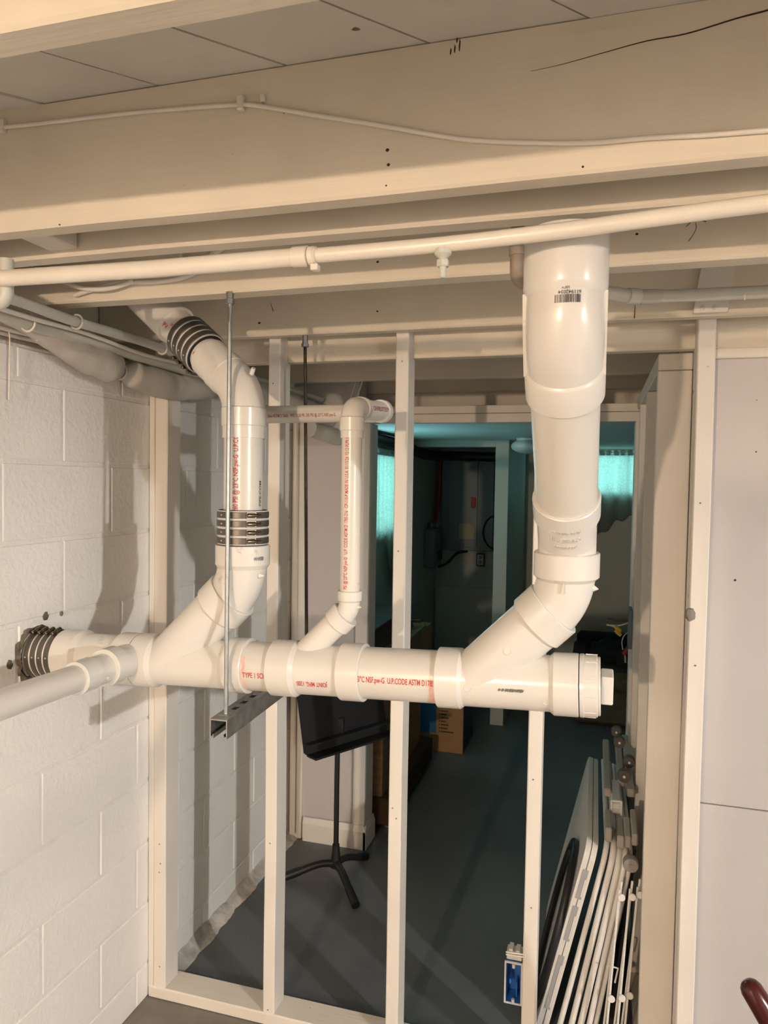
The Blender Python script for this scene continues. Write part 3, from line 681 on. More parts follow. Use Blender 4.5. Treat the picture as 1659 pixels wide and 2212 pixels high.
single('junction_box', MB().box(.140, .155, 3.10, 3.20, -.66, -.50, .002), 'panel_steel', 'flat grey junction box on the side partition edge', 'junction box')

# ------------------------------------------------------------------ music stand
ms = thing('music_stand', 'black music stand on the grey floor behind the open studs', 'music stand', (-1.058, 2.96, FLOOR))
d0, d1 = V((-1.135, 2.78, -1.16)), V((-.893, 3.19, -1.16)); e = (d1-d0).normalized(); nn = V((e.y, -e.x, 0)); tilt = (V((0, 0, 1))*.97-nn*.22).normalized()
def desk_pt(u, v): return d0+e*u+tilt*v
W_, H_ = (d1-d0).length, .33
poly = [desk_pt(.03, 0), desk_pt(W_-.03, 0), desk_pt(W_, .03), desk_pt(W_, H_-.04), desk_pt(W_-.04, H_), desk_pt(.04, H_), desk_pt(0, H_-.04), desk_pt(0, .03)]
obj('desk', MB().prism(poly, tilt.cross(e)*.004), 'black', ms, 0)
obj('tray_lip', MB().prism([desk_pt(.012, .012), desk_pt(W_+.03, .012), desk_pt(W_+.03, .02), desk_pt(.012, .02)], nn*.06), 'black', ms, 0)
obj('tray_lip', MB().prism([desk_pt(.012, .062), desk_pt(W_+.03, .062), desk_pt(W_+.03, .068), desk_pt(.012, .068)], nn*.035), 'black', ms, 0)
obj('shaft', MB().tube([(-1.058, 2.96, FLOOR+.09), (-1.058, 2.96, -1.30), (-1.06, 2.97, -1.06)], .0115, 16), 'black_leg', ms)
obj('outer_tube', MB().lathe((-1.058, 2.96, FLOOR+.04), (0, 0, 1), [(0, .024), (.03, .022), (.07, .017), (.10, .016)], 18), 'black_leg', ms)
obj('bracket', MB().box(-1.085, -1.035, 2.965, 2.995, -1.13, -1.03, .004), 'black_leg', ms)
for ax, ay in ((-1.262, 2.845), (-.970, 3.13), (-.892, 2.745)):
    obj('leg', MB().tube(smoothpath([(-1.058, 2.96, FLOOR+.055), (-1.058+(ax+1.058)*.3, 2.96+(ay-2.96)*.3, FLOOR+.060), (-1.058+(ax+1.058)*.7, 2.96+(ay-2.96)*.7, FLOOR+.035), (ax, ay, FLOOR+.016)], 5), [.017]*4+[.016]*6+[.018]*6, 12), 'black_leg', ms, 60)

# ------------------------------------------------------------------ things leaning in the bay
ft = thing('folding_table', 'folded off-white plastic table leaning on its edge behind the stud', 'folding table', (-.06, 2.62, FLOOR))
lean = V((.152, 0, .66)); ln = lean.normalized(); nf = V((ln.z, 0, -ln.x))     # nf: normal of the face (towards +x)
def slab(y0, y1, h0, h1, off, th, rc=.05):
    pts = []
    for cy, ch, a0 in ((y1-rc, h1-rc, 0), (y0+rc, h1-rc, 90), (y0+rc, h0+rc, 180), (y1-rc, h0+rc, 270)):
        for k in range(7):
            a = math.radians(a0+k*15); pts.append((cy+rc*math.cos(a), ch+rc*math.sin(a)))
    o = V((-.150, 0, FLOOR+.002))
    return [o+V((0, y, 0))+ln*h+nf*off for y, h in pts], nf*th
poly, dd = slab(2.235, 3.02, 0, .668, 0, .016); obj('tabletop_half', MB().prism(poly, dd), 'table', ft, 30)
poly, dd = slab(2.240, 3.015, .005, .663, .016, .003); obj('seam', MB().prism(poly, dd), 'slot', ft, 30)
poly, dd = slab(2.235, 3.02, 0, .668, .019, .016); obj('tabletop_half', MB().prism(poly, dd), 'table', ft, 30)
for h0, h1 in ((.50, .595), (.36, .475), (.13, .31)):
    o = V((-.150, 2.2345, FLOOR))+ln*((h0+h1)/2)+nf*.017
    obj('edge_recess', MB().obox(o, ln*((h1-h0)/2), nf*.0085, V((0, .0012, 0))), 'slot', ft, 0)
    obj('recess_bar', MB().obox(o+nf*.006+V((0, -.0015, 0))-ln*.01, ln*((h1-h0)/2-.02), nf*.0015, V((0, .001, 0))), 'white_metal', ft, 0)
# folded frame of white tubes with plastic joints
fr = thing('folding_stand', 'folded stand of white tubes with grey plastic joints and dark knobs', 'folded stand', (.05, 2.6, FLOOR))
for k, (xb, xt, y, r, zt) in enumerate(((-.078, .060, 2.26, .0085, -1.085), (-.045, .080, 2.25, .0095, -1.09), (-.020, .097, 2.24, .0095, -1.10), (.006, .113, 2.245, .0085, -1.10), (.026, .128, 2.26, .008, -1.11))):
    pts = fillet([(xb, y, FLOOR+.004), (xt, y, zt), (xt-.006, 3.0, zt-.01)], .06, 8)
    obj('tube', MB().tube(pts, r, 14), 'white_metal', fr)
def joint(o, ex, ey, ez, c=.004, mat='bracket'): return obj('joint', MB().obox(o, ex, ey, ez, c), mat, fr)
joint((.062, 2.34, -1.055), (.010, 0, 0), (0, .07, .0), (0, 0, .022))
joint((.098, 2.33, -1.070), (.011, 0, 0), (0, .065, .0), (0, 0, .020))
joint((.118, 2.32, -1.060), (.010, 0, 0), (0, .05, .01), (0, 0, .018))
joint((.138, 2.34, -1.050), (.009, 0, 0), (0, .07, .01), (0, 0, .018))
joint((.088, 2.52, -1.035), (.017, 0, 0), (0, .10, .0), (0, 0, .018), .005, 'grey_plastic')
joint((.062, 2.75, -1.020), (.012, 0, 0), (0, .25, .0), (0, 0, .014))
joint((.108, 2.80, -1.020), (.012, 0, 0), (0, .20, .0), (0, 0, .014))
joint((.136, 2.80, -1.020), (.012, 0, 0), (0, .28, .0), (0, 0, .014))
obj('latch_frame', MB().box(.070, .076, 2.415, 2.425, -1.052, -1.006, .001).box(.100, .106, 2.415, 2.425, -1.052, -1.006, .001).box(.076, .100, 2.415, 2.425, -1.012, -1.006, .001).box(.076, .100, 2.415, 2.425, -1.030, -1.026, .001), 'white_metal', fr)
for x, y, z, r, m in ((.116, 2.60, -.985, .022, 'knob'), (.138, 2.74, -.985, .021, 'knob'), (.108, 2.88, -.965, .022, 'knob'), (.100, 3.0, -.965, .020, 'knob'), (.124, 2.215, -1.095, .022, 'foot')):
    k_ = obj('knob', MB().lathe((x, y, z), (0, -1, 0), [(0, r*.9), (.006, r), (.026, r), (.032, r*.9)], 24), m, fr)
    obj('knob_cap', MB().lathe((x, y-.032, z), (0, -1, 0), [(0, r*.22), (.002, r*.2)], 12), 'white_metal' if m == 'knob' else 'foot', k_)
# white drying rack
dr = thing('drying_rack', 'small white folding drying rack of thin crossed bars', 'drying rack', (.11, 2.19, FLOOR))
for dx_, dy_ in ((0, 0), (.030, .012), (.052, .03)):
    for s in (0, 1):
        y = 2.175+dy_+s*.008
        obj('bar', MB().tube([(.094+dx_+s*.006, y, -1.165+s*.02), (.062+dx_-s*.012, y, FLOOR+.006)], .0034, 8), 'white_metal', dr)
    for z, x in ((-1.185, .100), (-1.49, .080)):
        obj('pivot', MB().lathe((x+dx_, 2.172+dy_, z), (0, -1, 0), [(0, .010), (.004, .011), (.007, .009)], 14), 'white_metal', dr)
obj('cross_wire', MB().tube([(.072, 2.18, -1.40), (.098, 2.20, -1.415), (.090, 2.20, -1.46)], .0025, 8), 'white_metal', dr)
# black hoop against the table face
hp = []; c0 = V((-.150, 2.43, FLOOR))+ln*.285+nf*(-.013)
for i in range(49):
    a = 2*math.pi*i/48; hp.append(c0+V((0, 1, 0))*(.20*math.cos(a))+ln*(.275*math.sin(a)))
ho = thing('black_hoop', 'black plastic oval hoop leaning on the folded table face', 'hoop', (-.1, 2.4, FLOOR))
obj('ring', MB().tube(hp, .011, 12, False), 'black_leg', ho, 60)
hp2 = [c0+nf*(-.006)+V((0, 1, 0))*(.168*math.cos(2*math.pi*i/48))+ln*(.242*math.sin(2*math.pi*i/48)) for i in range(49)]
obj('inner_ring', MB().tube(hp2, .004, 10, False), 'black_leg', ho, 60)
# black slats behind the rack
single('dark_board', MB().prism([(.085, 2.42, FLOOR+.003), (.110, 2.42, FLOOR+.003), (.152, 2.42, -1.16), (.144, 2.42, -1.16)], (0, .5, 0)), 'black_leg', 'dark flat board leaning at the side partition behind the rack', 'board')
# dark red handle at the corner
rh = thing('long_handled_tool', 'tool with a dark red rounded grip poking in at the lower corner', 'tool', (.40, 1.60, -1.4))
pp = [V((.330, 1.62, -1.026)), V((.350, 1.612, -1.054)), V((.475, 1.56, -1.249)), V((.625, 1.50, -1.484))]
dv = (pp[1]-pp[0]).normalized()
obj('grip', MB().tube([pp[0]-dv*.012, pp[0]-dv*.010, pp[0]-dv*.004, pp[0]+dv*.006, pp[1], pp[2], pp[3]], [.006, .012, .0185, .0225, .0235, .0235, .0235], 24), 'red_plastic', rh, 60)
obj('pole', MB().tube([pp[3], (.745, 1.45, FLOOR+.01)], .012, 14), 'galv', rh)

# ------------------------------------------------------------------ PVC drain
RP, RH = .0582, .0655
SL = .032
def mz(x): return -.4166+SL*(x-.02)
MY = 1.57
adir = V((1, 0, SL)).normalized()
def mp(x): return V((x, MY, mz(x)))
def front(x): return V((0, -1, 0))
dp = thing('drain_pipe_assembly', 'white PVC drain line with three branch fittings and a cleanout plug', 'drain pipe', (-.6, MY, -.52))
def pipe(p0, p1, r, parent=None, mat='pvc'): return obj('pipe_section', MB().tube([p0, p1], r, 44), mat, parent or dp)
# --- outlet tee at the wall with the small inlet
tee = obj('tee_fitting', MB().tube([mp(-1.30), mp(-1.08)], RP, 44).tube([(-1.092, MY, mz(-1.092)+.006), (-1.092, 1.455, mz(-1.092)+.010)], .040, 30), 'pvc_fit', dp)
obj('hub', hub(MB(), mp(-1.312), adir, .058, RP, RH+.001, .012), 'pvc_fit', tee)
obj('hub', hub(MB(), (-1.092, 1.432, mz(-1.092)+.010), (0, 1, 0), .04, .034, .0445), 'pvc_fit', tee)
obj('hub', hub(MB(), mp(-1.089), -adir, .048, RP, RH, .004), 'pvc_fit', tee)
IX, IZ = -1.092, mz(-1.092)+.010
bush = obj('bend_fitting', MB().tube([(IX, 1.46, IZ), (IX, 1.385, IZ)], .0345, 34), 'pvc_fit', dp)
obj('hub', hub(MB(), (IX, 1.335, IZ), (0, 1, 0), .050, .031, .0375, .006), 'pvc_fit', bush)
obj('injection_mark', MB().ball((IX+.030, 1.405, IZ-.014), .005, .005, .005, 10, 8), 'pvc_fit', bush, 60)
cyl_text(bush, 'IIIMIIIMII', .010, (IX, 1.385, IZ), (0, 0, -1), (.80, -.6, 0), .0376, 'black_ink', width=.03)
inl = pipe((IX, 1.37, IZ), (IX, -.6, IZ+.03), .0302)
# --- first wye
def wye(x0, x1, xb, rb, zb_len, rbh, hubs):
    """body x0..x1, branch leaves the axis at xb and rises 45 degrees to the right for zb_len"""
    o = mp(xb); bd = V((1, 0, 1)).normalized()
    w = obj('wye_fitting', MB().tube([mp(x0), mp(x1)], RP, 44).tube([o, o+bd*zb_len], rb, 44), 'pvc_fit', dp)
    return w, o, bd
L45 = 1.41421
XL = -.807; ZL = -.247                      # vertex of the lower elbow, smaller riser
xb = XL-(ZL-mz(-1.0))/(1-0)                  # where the 45 degree line meets the main axis
w1, o1, bd = wye(-1.085, -.79, xb, RP+.001, .22, RH, 0)
dl = (V((XL, MY, ZL))-o1).length
obj('hub', hub(MB(), mp(-1.0875), adir, .052, RP, RH, .010), 'pvc_fit', w1)
obj('hub', hub(MB(), mp(-.782), -adir, .048, RP, RH, .010), 'pvc_fit', w1)
obj('hub', hub(MB(), o1+bd*(dl-.036), -bd, .050, RP+.001, RH, .008), 'pvc_fit', w1)
p1 = pipe(mp(-.80), mp(-.70), RP)
cyl_text(p1, 'TYPE 1 SCH', .0175, mp(-.747), adir, (0, -1, -.12), RP, 'red_ink', width=.058)
obj('primer_smear', MB().add(*(lambda q: q)(([mp(-.7805+.006*noise.noise(V((a*3, 1, 0))))+V((0, -math.cos(a), math.sin(a)))*(RP+.0004) for a in [-.9+.1*i for i in range(16)]]+[mp(-.773+.005*noise.noise(V((a*2.5, 5, 0))))+V((0, -math.cos(a), math.sin(a)))*(RP+.0004) for a in [-.9+.1*i for i in range(16)]], [(i, i+1, 17+i, 16+i) for i in range(15)]))), 'primer', p1, 60)
# lower elbow of the smaller riser
vtx = V((XL, MY, ZL))
el = obj('elbow_fitting', MB().tube(fillet([vtx-bd*.085, vtx, V((XL, MY, -.165))], .13, 10), RP, 44), 'pvc_fit', dp)
obj('hub', hub(MB(), (XL, MY, -.152), (0, 0, -1), .046, RP, RH-.001, .010), 'pvc_fit', el)
obj('mould_nib', MB().lathe((XL+RP-.004, MY-.018, -.222), (1, -.2, 0), [(0, .007), (.012, .0008)], 12), 'pvc_fit', el)
mb = MB()
for k in range(11):
    a = math.radians(50+k*2.4); n_ = V((math.sin(a), -math.cos(a), 0)); c_ = V((XL, MY, -.181))+n_*(RH-.0008); hh = (.0012, .004, .003, .0045, .002, .005, .0035, .005, .0045, .005, .004)[k]
    mb.obox(c_, V((math.cos(a), math.sin(a), 0))*.0006, n_*.0003, V((0, 0, hh)))
obj('printed_code', mb, 'black_ink', el, 0)
# --- second wye with the small vent branch
XV = -.5355; ZV = -.292
xb2 = XV-(ZV-mz(-.66))
o2 = mp(xb2)
w2 = obj('wye_fitting', MB().tube([mp(-.715), mp(-.50)], RP, 44).tube([o2, o2+bd*.17], .0300, 36), 'pvc_fit', dp)
obj('hub', hub(MB(), mp(-.7195), adir, .058, RP, RH, .010), 'pvc_fit', w2)
obj('hub', hub(MB(), mp(-.4945), -adir, .052, RP, RH, .010), 'pvc_fit', w2)
dl2 = (V((XV, MY, ZV))-o2).length
obj('hub', hub(MB(), o2+bd*(dl2-.014), -bd, .030, .030, .0350, .004), 'pvc_fit', w2)
cyl_text(w2, 'JOINT MFG. 1205', .0165, mp(-.605), -adir, (0, -1, -.36), RP, 'red_ink', width=.074)
v2 = V((XV, MY, ZV))
el2 = obj('elbow_fitting', MB().tube(fillet([v2-bd*.045, v2, V((XV, MY, -.262))], .05, 8), .0245, 34), 'pvc_fit', dp)
obj('hub', hub(MB(), (XV, MY, -.247), (0, 0, -1), .022, .0225, .0283, .005), 'pvc_fit', el2)
obj('mould_nib', MB().lathe((XV+.022, MY-.008, -.283), (1, -.2, 0), [(0, .005), (.009, .0008)], 12), 'pvc_fit', el2)
RV = .0232
vp = pipe((XV, MY, -.262), (XV, MY, .135), RV)
cyl_text(vp, 'PSI @ 23\u00b0C NSF.pw-G   U.P. CODE ASTM D 1785-21a   CP-110-P MADE IN U.S.A. 01/15/26 12:12 PLPR EXT.#120', .0125, (XV, MY, -.056), (0, 0, 1), (-.16, -1, 0), RV, 'red_ink', width=.372)
# top of the vent: elbow, short stub and run to the wall side
ZT = .168
E1 = V((-.522, 1.80, .182))
vdir = (E1-V((XV, MY, ZT))).normalized()
ve = obj('elbow_fitting', MB().tube(fillet([(XV, MY, .10), (XV, MY, ZT), V((XV, MY, ZT))+vdir*.055], .026, 8), .0262, 34), 'pvc_fit', dp)
obj('hub', hub(MB(), (XV, MY, .116), (0, 0, 1), .030, RV, .0285, .005), 'pvc_fit', ve)
obj('hub', hub(MB(), V((XV, MY, ZT))+vdir*.062, -vdir, .020, RV, .0285, .005), 'pvc_fit', ve)
st = pipe(V((XV, MY, ZT))+vdir*.04, E1-vdir*.02, RV+.001)
cyl_text(st, 'CHARLOTTE PIPE', .0150, V((XV, MY, ZT))+vdir*.135, vdir, (1, -.1, .12), RV+.001, 'dark_red_ink', width=.125)
en = obj('end_elbow', MB().tube(fillet([E1-vdir*.045, E1, E1+V((-.075, 0, -.002))], .026, 8), .0262, 34), 'pvc_fit', dp)
obj('hub', hub(MB(), E1-vdir*.052, vdir, .022, RV, .0290, .004), 'pvc_fit', en)
vr = obj('pipe_section', MB().tube(fillet([E1+V((-.05, 0, -.002)), (-.93, 1.80, .178), (XL, MY+.02, .176)], .05, 6), RV, 34), 'pvc', dp)
cyl_text(vr, 'NSF.dwv ASTM D 2665   PVC 1120 PR 330 PSI @ 23\u00b0C NSF.pw-G', .0120, (-.755, 1.80, .1795), (1, 0, .010), (.15, -1, -.25), RV, 'dark_red_ink', width=.205)
# --- long section
p2 = pipe(mp(-.52), mp(-.30), RP)
cyl_text(p2, '23\u00b0C NSF.pw-G  U.P.CODE ASTM D1785', .0180, mp(-.4115), adir, (0, -1, .0), RP, 'red_ink', width=.178)
aa = [-1.0+.09*i for i in range(12)]
obj('primer_smear', MB().add([mp(-.3355+.007*noise.noise(V((a*3, 2, 0))))+V((0, -math.cos(a), math.sin(a)))*(RP+.0003) for a in aa]+[mp(-.322)+V((0, -math.cos(a), math.sin(a)))*(RP+.0003) for a in aa], [(i, i+1, 13+i, 12+i) for i in range(11)]), 'primer', p2, 60)
# --- third wye with cleanout
XR = -.0555; ZR = -.232
xb3 = XR-(ZR-mz(-.24)); o3 = mp(xb3)
w3 = obj('wye_fitting', MB().tube([mp(-.315), mp(-.04)], RP+.001, 44).tube([o3, o3+V((1, -.08, 1)).normalized()*.20], RP+.0012, 44), 'pvc_fit', dp)
obj('hub', hub(MB(), mp(-.3235), adir, .050, RP, RH+.0005, .010), 'pvc_fit', w3)
obj('hub', hub(MB(), mp(-.0245), -adir, .050, RP, RH+.0005, .010), 'pvc_fit', w3)
v3 = V((XR, 1.555, ZR)); dl3 = (v3-o3).length; bd = (v3-o3).normalized()
obj('hub', hub(MB(), o3+bd*(dl3-.034), -bd, .050, RP+.001, RH+.0005, .008), 'pvc_fit', w3)
for x, z, s in ((-.250, -.43, .009), (-.088, -.445, .008)):
    a = math.asin((z-mz(x))/RP); obj('gate_mark', MB().lathe(mp(x)+V((0, -math.cos(a), math.sin(a)))*(RP-.001), (0, -math.cos(a), math.sin(a)), [(0, s), (.0025, s), (.0028, s*.8), (.0018, s*.75)], 18), 'pvc_fit', w3)
a = V((.0, -1, 0)); obj('gate_mark', MB().lathe(o3+bd*.115+V((0, -RP-.0005, 0)), a, [(0, .0085), (.0018, .0085), (.002, .007), (.0012, .0065)], 18), 'pvc_fit', w3)
mb = MB()
for k in range(22):
    h = random.uniform(.004, .008) if 5 < k else random.choice((.0015, .005, .006)); x = -.185+k*.0024; aa_ = math.asin((-.004-.0)/RP)
    c_ = mp(x)+V((0, -math.cos(aa_), math.sin(aa_)))*(RP+.0016)
    mb.obox(c_, (.0007, 0, .0002), (0, .0004, 0), (.0008, math.sin(aa_)*.0, h/2))
obj('printed_code', mb, 'black_ink', w3, 0)
co = obj('cleanout_adapter', MB().lathe(mp(-.0225), adir, [(0, RP), (0, RH), (.006, RH+.0005), (.008, RH+.0005), (.009, RH-.0015), (.034, RH-.0015), (.036, RH-.004)], 44), 'pvc_fit', dp)
for k in range(10):
    a = 2*math.pi*k/10+.15; c_ = mp(-.0006)+V((0, math.cos(a), math.sin(a)))*(RH-.001)
    obj('grip_rib', MB().obox(c_, (.012, 0, 0), V((0, -math.sin(a), math.cos(a)))*.0022, V((0, math.cos(a), math.sin(a)))*.0008), 'pvc_fit', co, 0)
pl = obj('cleanout_plug', MB().lathe(mp(.013), adir, [(0, RH-.006), (.002, RH-.005), (.005, RH-.005), (.006, RH-.007)], 44), 'pvc_fit', dp)
obj('square_head', MB().obox(mp(.0315), (.0125, 0, 0), (0, .024, .004), (0, -.005, .030), .0025), 'pvc_fit', pl, 0)
# elbow into the big riser
A = V((XR, 1.545, -.114)); td = V((0, -.7071, .7071)); hv = V((0, -.06, 1)).normalized()
el3 = obj('elbow_fitting', MB().tube(fillet([v3-bd*.085, v3, A-hv*.03], .13, 10), RP+.0005, 44), 'pvc_fit', dp)
obj('hub', hub(MB(), A-hv*.022, -hv, .050, RP, RH+.001, .008), 'pvc_fit', el3)
obj('mould_nib', MB().lathe((XR+RP-.006, 1.54, -.208), (1, -.25, -.1), [(0, .009), (.013, .0008)], 12), 'pvc_fit', el3)
obj('gate_mark', MB().obox((XR-.002, 1.547-RP, -.203), (.0008, 0, 0), (0, .002, 0), (.0, 0, .014), .0003), 'pvc_fit', el3)
# street bend leaning towards the viewer, then the big riser
sb_ = obj('street_bend', MB().tube(fillet([A-hv*.06, A, A+td*.12], .05, 10), RP+.0004, 44), 'pvc_fit', dp)
obj('hub', hub(MB(), A+td*.132, -td, .046, RP, RH-.0005, .008), 'pvc_fit', sb_)
for s_, sz, sax, tt, w_, rt_ in (('CHARLOTTE', .0150, td, .067, .060, RP+.0004), ('PIPE & FOUNDRY CO.', .0085, td, .096, .052, RH-.0005), ('MADE IN USA', .0095, td, .047, .046, RP+.0004)):
    vs, fs = text_geo(s_, sz, .0011); k = w_/max(v.x for v in vs); P = []
    rad = (V((0, -1, 0))-sax*V((0, -1, 0)).dot(sax)).normalized()
    for v in vs:
        ph = (v.x*k-w_/2)/RP
        P.append(A+sax*tt+(rad*math.cos(ph)+V((-1, 0, 0))*math.sin(ph))*(rt_+.0004+v.z)-sax*(v.y-sz*.35))
    obj('raised_lettering', MB().add(P, fs), 'pvc', sb_, 0)
rs = pipe(A+td*.10, A+td*.46, RP)
B = A+td*.495
ue = obj('upper_elbow', MB().tube(fillet([A+td*.40, B, V((B.x, B.y, .33))], .10, 10), RP+.0025, 44), 'pvc_fit', dp)
obj('hub', MB().lathe(A+td*.380, td, [(0, RP), (0, RH-.002), (.002, RH), (.052, RH), (.056, RH-.002), (.059, RP+.002)], 44), 'pvc_fit', ue)
obj('hub', MB().lathe((B.x, B.y, .300), (0, 0, 1), [(-.004, RP+.002), (.006, RH-.001), (.010, RH), (.092, RH), (.097, RH-.002), (.099, RH-.006)], 44), 'pvc_fit', ue)
for s in (-1, 1):
    h0 = A+td*.432; xa, xb_ = XR+s*(RP-.002), XR+s*(RH-.0004)
    obj('side_web', MB().prism([(xa, h0.y-.012, h0.z-.012), (xa, h0.y+.012, h0.z+.012), (xa, B.y+.030, .264), (xa, B.y+.014, .302), (xa, B.y-.014, .302), (xa, B.y-.004, .255)], (xb_-xa, 0, 0)), 'pvc_fit', ue, 0)
# barcode and digits, upside down on the upper elbow
bc_o = V((XR+.012, B.y, .262)); mb = MB(); x = -.024
while x < .022:
    w = random.choice((.0006, .0009, .0014)); ph = (x)/(RP+.004)
    n_ = V((math.sin(ph), -math.cos(ph), 0)); c_ = V((XR+.004, B.y, .281))+n_*(RP+.0030)
    mb.obox(c_, V((math.cos(ph), math.sin(ph), 0))*(w/2), n_*.0003, V((0, 0, .006))); x += w+random.choice((.0007, .001, .0016))
obj('barcode', mb, 'black_ink', ue, 0)
for s_, zz, xx, sz, w_ in (('611942034046', .2905, .006, .0075, .046), ('10DI', .2975, .006, .006, .012)):
    vs, fs = text_geo(s_, sz); k = w_/max(v.x for v in vs); P = []
    for v in vs:
        ph = (xx-(v.x*k-w_/2)-.006)/(RP+.004); n_ = V((math.sin(ph), -math.cos(ph), 0)); P.append(V((XR+.004, B.y, zz-(v.y-sz*.35)))+n_*(RP+.0031))
    obj('lettering', MB().add(P, fs), 'black_ink', ue, 0)
obj('gate_mark', MB().ball((XR-.012, B.y-RP-.0020, .318), .007, .002, .010, 14, 8), 'pvc', ue, 60)

# --- riser between the two banded couplings
sr_ = thing('riser_pipe', 'white PVC riser with red lettering between two banded couplings', 'drain pipe', (XL, MY, -.13))
RR = .0462
rp_ = pipe((XL, MY, -.150), (XL, MY, .165), RR, sr_)
cyl_text(rp_, '260 PSI @ 23\u00b0C NSF.pw-G  U.P.CODE ASTM', .0175, (XL, MY, .040), (0, 0, 1), (.08, -1, 0), RR, 'red_ink', width=.225)
cyl_text(rp_, 'PIPE.COM', .0125, (XL, MY, -.030), (0, 0, 1), (1, -.10, 0), RR, 'black_ink', width=.060)
sd = V((-.165, .055, .128)).normalized(); vx = V((XL, MY, .212))
ue2 = obj('elbow_fitting', MB().tube(fillet([(XL, MY, .10), vx, vx+sd*.15], .10, 10), RR+.004, 40), 'pvc_fit', sr_)
obj('hub', hub(MB(), (XL, MY, .128), (0, 0, 1), .042, RR, .0525, .007), 'pvc_fit', ue2)
obj('hub', hub(MB(), vx+sd*.098, -sd, .034, RR, .0520, .007), 'pvc_fit', ue2)
obj('mould_nib', MB().lathe(vx+V((.030, -.022, .036)), (.5, -.3, .8), [(0, .006), (.016, .005)], 12), 'pvc_fit', ue2)
up_ = pipe(vx+sd*.06, vx+sd*.40, RR-.0015, sr_)
cyl_text(up_, 'NSF.dwv', .010, vx+sd*.118, sd, (.25, -1, -.65), RR-.0015, 'red_ink', width=.022)
cyl_text(up_, 'AS', .018, vx+sd*.150, -sd, (.3, -1, -.35), RR-.0015, 'red_ink', width=.020)
cyl_text(up_, 'PV', .018, vx+sd*.288, -sd, (.2, -1, -.35), RR-.0015, 'red_ink', width=.020)
cyl_text(up_, 'NSF', .010, vx+sd*.268, -sd, (.3, -1, -.1), RR-.0015, 'red_ink', width=.012)
tf = obj('top_fitting', MB().tube([vx+sd*.305, vx+sd*.52], RR+.006, 40), 'pvc_fit', sr_)
obj('rim', MB().lathe(vx+sd*.303, sd, [(0, RR), (0, RR+.0065), (.004, RR+.007)], 40), 'pvc_fit', tf)

# --- banded couplings
def coupling(label, O, a, L, r, sdir, screw_len=.034, nb=4):
    O = V(O); a = V(a).normalized()
    t = thing('banded_coupling', label, 'pipe coupling', O, 'banded couplings')
    sdir = (V(sdir)-a*V(sdir).dot(a)).normalized(); tan = a.cross(sdir)
    prof = [(0, r-.006), (0, r-.001)]; k = 40
    for i in range(1, k): prof.append((L*i/k, r-.0012+(.0008 if i % 2 else 0)))
    prof += [(L, r-.001), (L, r-.006)]
    obj('corrugated_sleeve', MB().lathe(O, a, prof, 48), 'shield', t, 20)
    obj('gasket', MB().lathe(O-a*.0012, a, [(0, r-.010), (0, r-.0035), (L+.0024, r-.0035), (L+.0024, r-.010)], 48), 'rubber', t)
    bw = L/nb*.72
    for i in range(nb):
        c = (i+.5)*L/nb
        b = obj('band', MB().lathe(O+a*(c-bw/2), a, [(0, r-.001), (0, r+.0006), (.0008, r+.0012), (bw-.0008, r+.0012), (bw, r+.0006), (bw, r-.001)], 48), 'band', t)
        s0 = O+a*c+sdir*(r+.005)
        obj('screw_housing', MB().lathe(s0-tan*.011, tan, [(0, .0040), (.002, .0058), (.018, .0060), (.021, .0045)], 14).obox(s0-sdir*.004, tan*.012, sdir*.003, a*(bw*.55), .001), 'screw', b)
        obj('screw_head', MB().lathe(s0+tan*.010, tan, [(0, .0034), (.004, .0034), (.0045, .0048), (.012, .0048), (.013, .0030)], 6), 'screw', b, 0)
        for q in (-1, 1):
            d2 = (sdir*math.cos(q*1.25)+tan*math.sin(q*1.25)); obj('rivet', MB().lathe(O+a*c+d2*(r+.0009), d2, [(0, .0022), (.001, .0016)], 10), 'shield', b)
    return t
coupling('banded steel coupling with four screws at the foot of the white riser', (XL, MY, -.150), (0, 0, 1), .080, .0600, (1.0, -1, 0))
coupling('banded steel coupling tilted near the ceiling joists at the top of the riser', vx+sd*.165, sd, .090, .0555, (-.55, .2, -1))
coupling('banded steel coupling where the drain line enters the block wall', mp(-1.392), adir, .082, .0640, (0, -.25, 1))

# ------------------------------------------------------------------ hangers
def threaded(mb, p0, p1, r, step=.0022):
    p0, p1 = V(p0), V(p1); L = (p1-p0).length; n = int(L/step); d = (p1-p0).normalized()
    return mb.lathe(p0, d, [(L*i/n, r*(1.0 if i % 2 else .90)) for i in range(n+1)], 10)
def rod(label, p0, p1, r, mat, cw, flip):
    t = thing('threaded_rod', label, 'threaded rod', p1, 'hanger rods')
    obj('rod', threaded(MB(), p0, p1, r), mat, t, 60)
    d = (V(p0)-V(p1)).normalized(); top = V(p0)
    if flip:
        obj('coupling_nut', MB().lathe(top-d*.012, d, [(0, cw*.95), (.012, cw), (.013, cw*1.15)], 6), 'rod', t, 0)
        obj('hex_nut', MB().lathe(top-d*.026, d, [(0, cw*1.05), (.001, cw*1.18), (.012, cw*1.18), (.013, cw*1.05)], 6), 'rod', t, 0)
    else:
        obj('coupling_nut', MB().lathe(top-d*.022, d, [(0, cw), (.022, cw), (.0222, cw*1.2)], 6), 'rod', t, 0)
        obj('hex_nut', MB().lathe(top-d*.033, d, [(0, cw*1.15), (.001, cw*1.3), (.010, cw*1.3), (.011, cw*1.15)], 6), 'rod', t, 0)
    return t
rod('zinc threaded rod in front of the drain line holding the strut channel', (-.812, 1.508, .4265), (-.804, 1.487, -.535), .0054, 'rod', .0088, True)
rod('dark threaded rod hanging behind the drain line beside the thin vent pipe', (-.846, 2.034, .434), (-.829, 2.034, -.535), .0052, 'rod_dark', .0088, False)
sc_ = thing('strut_channel', 'galvanised slotted strut channel slung under the drain line', 'strut channel', (-.815, 1.75, -.578))
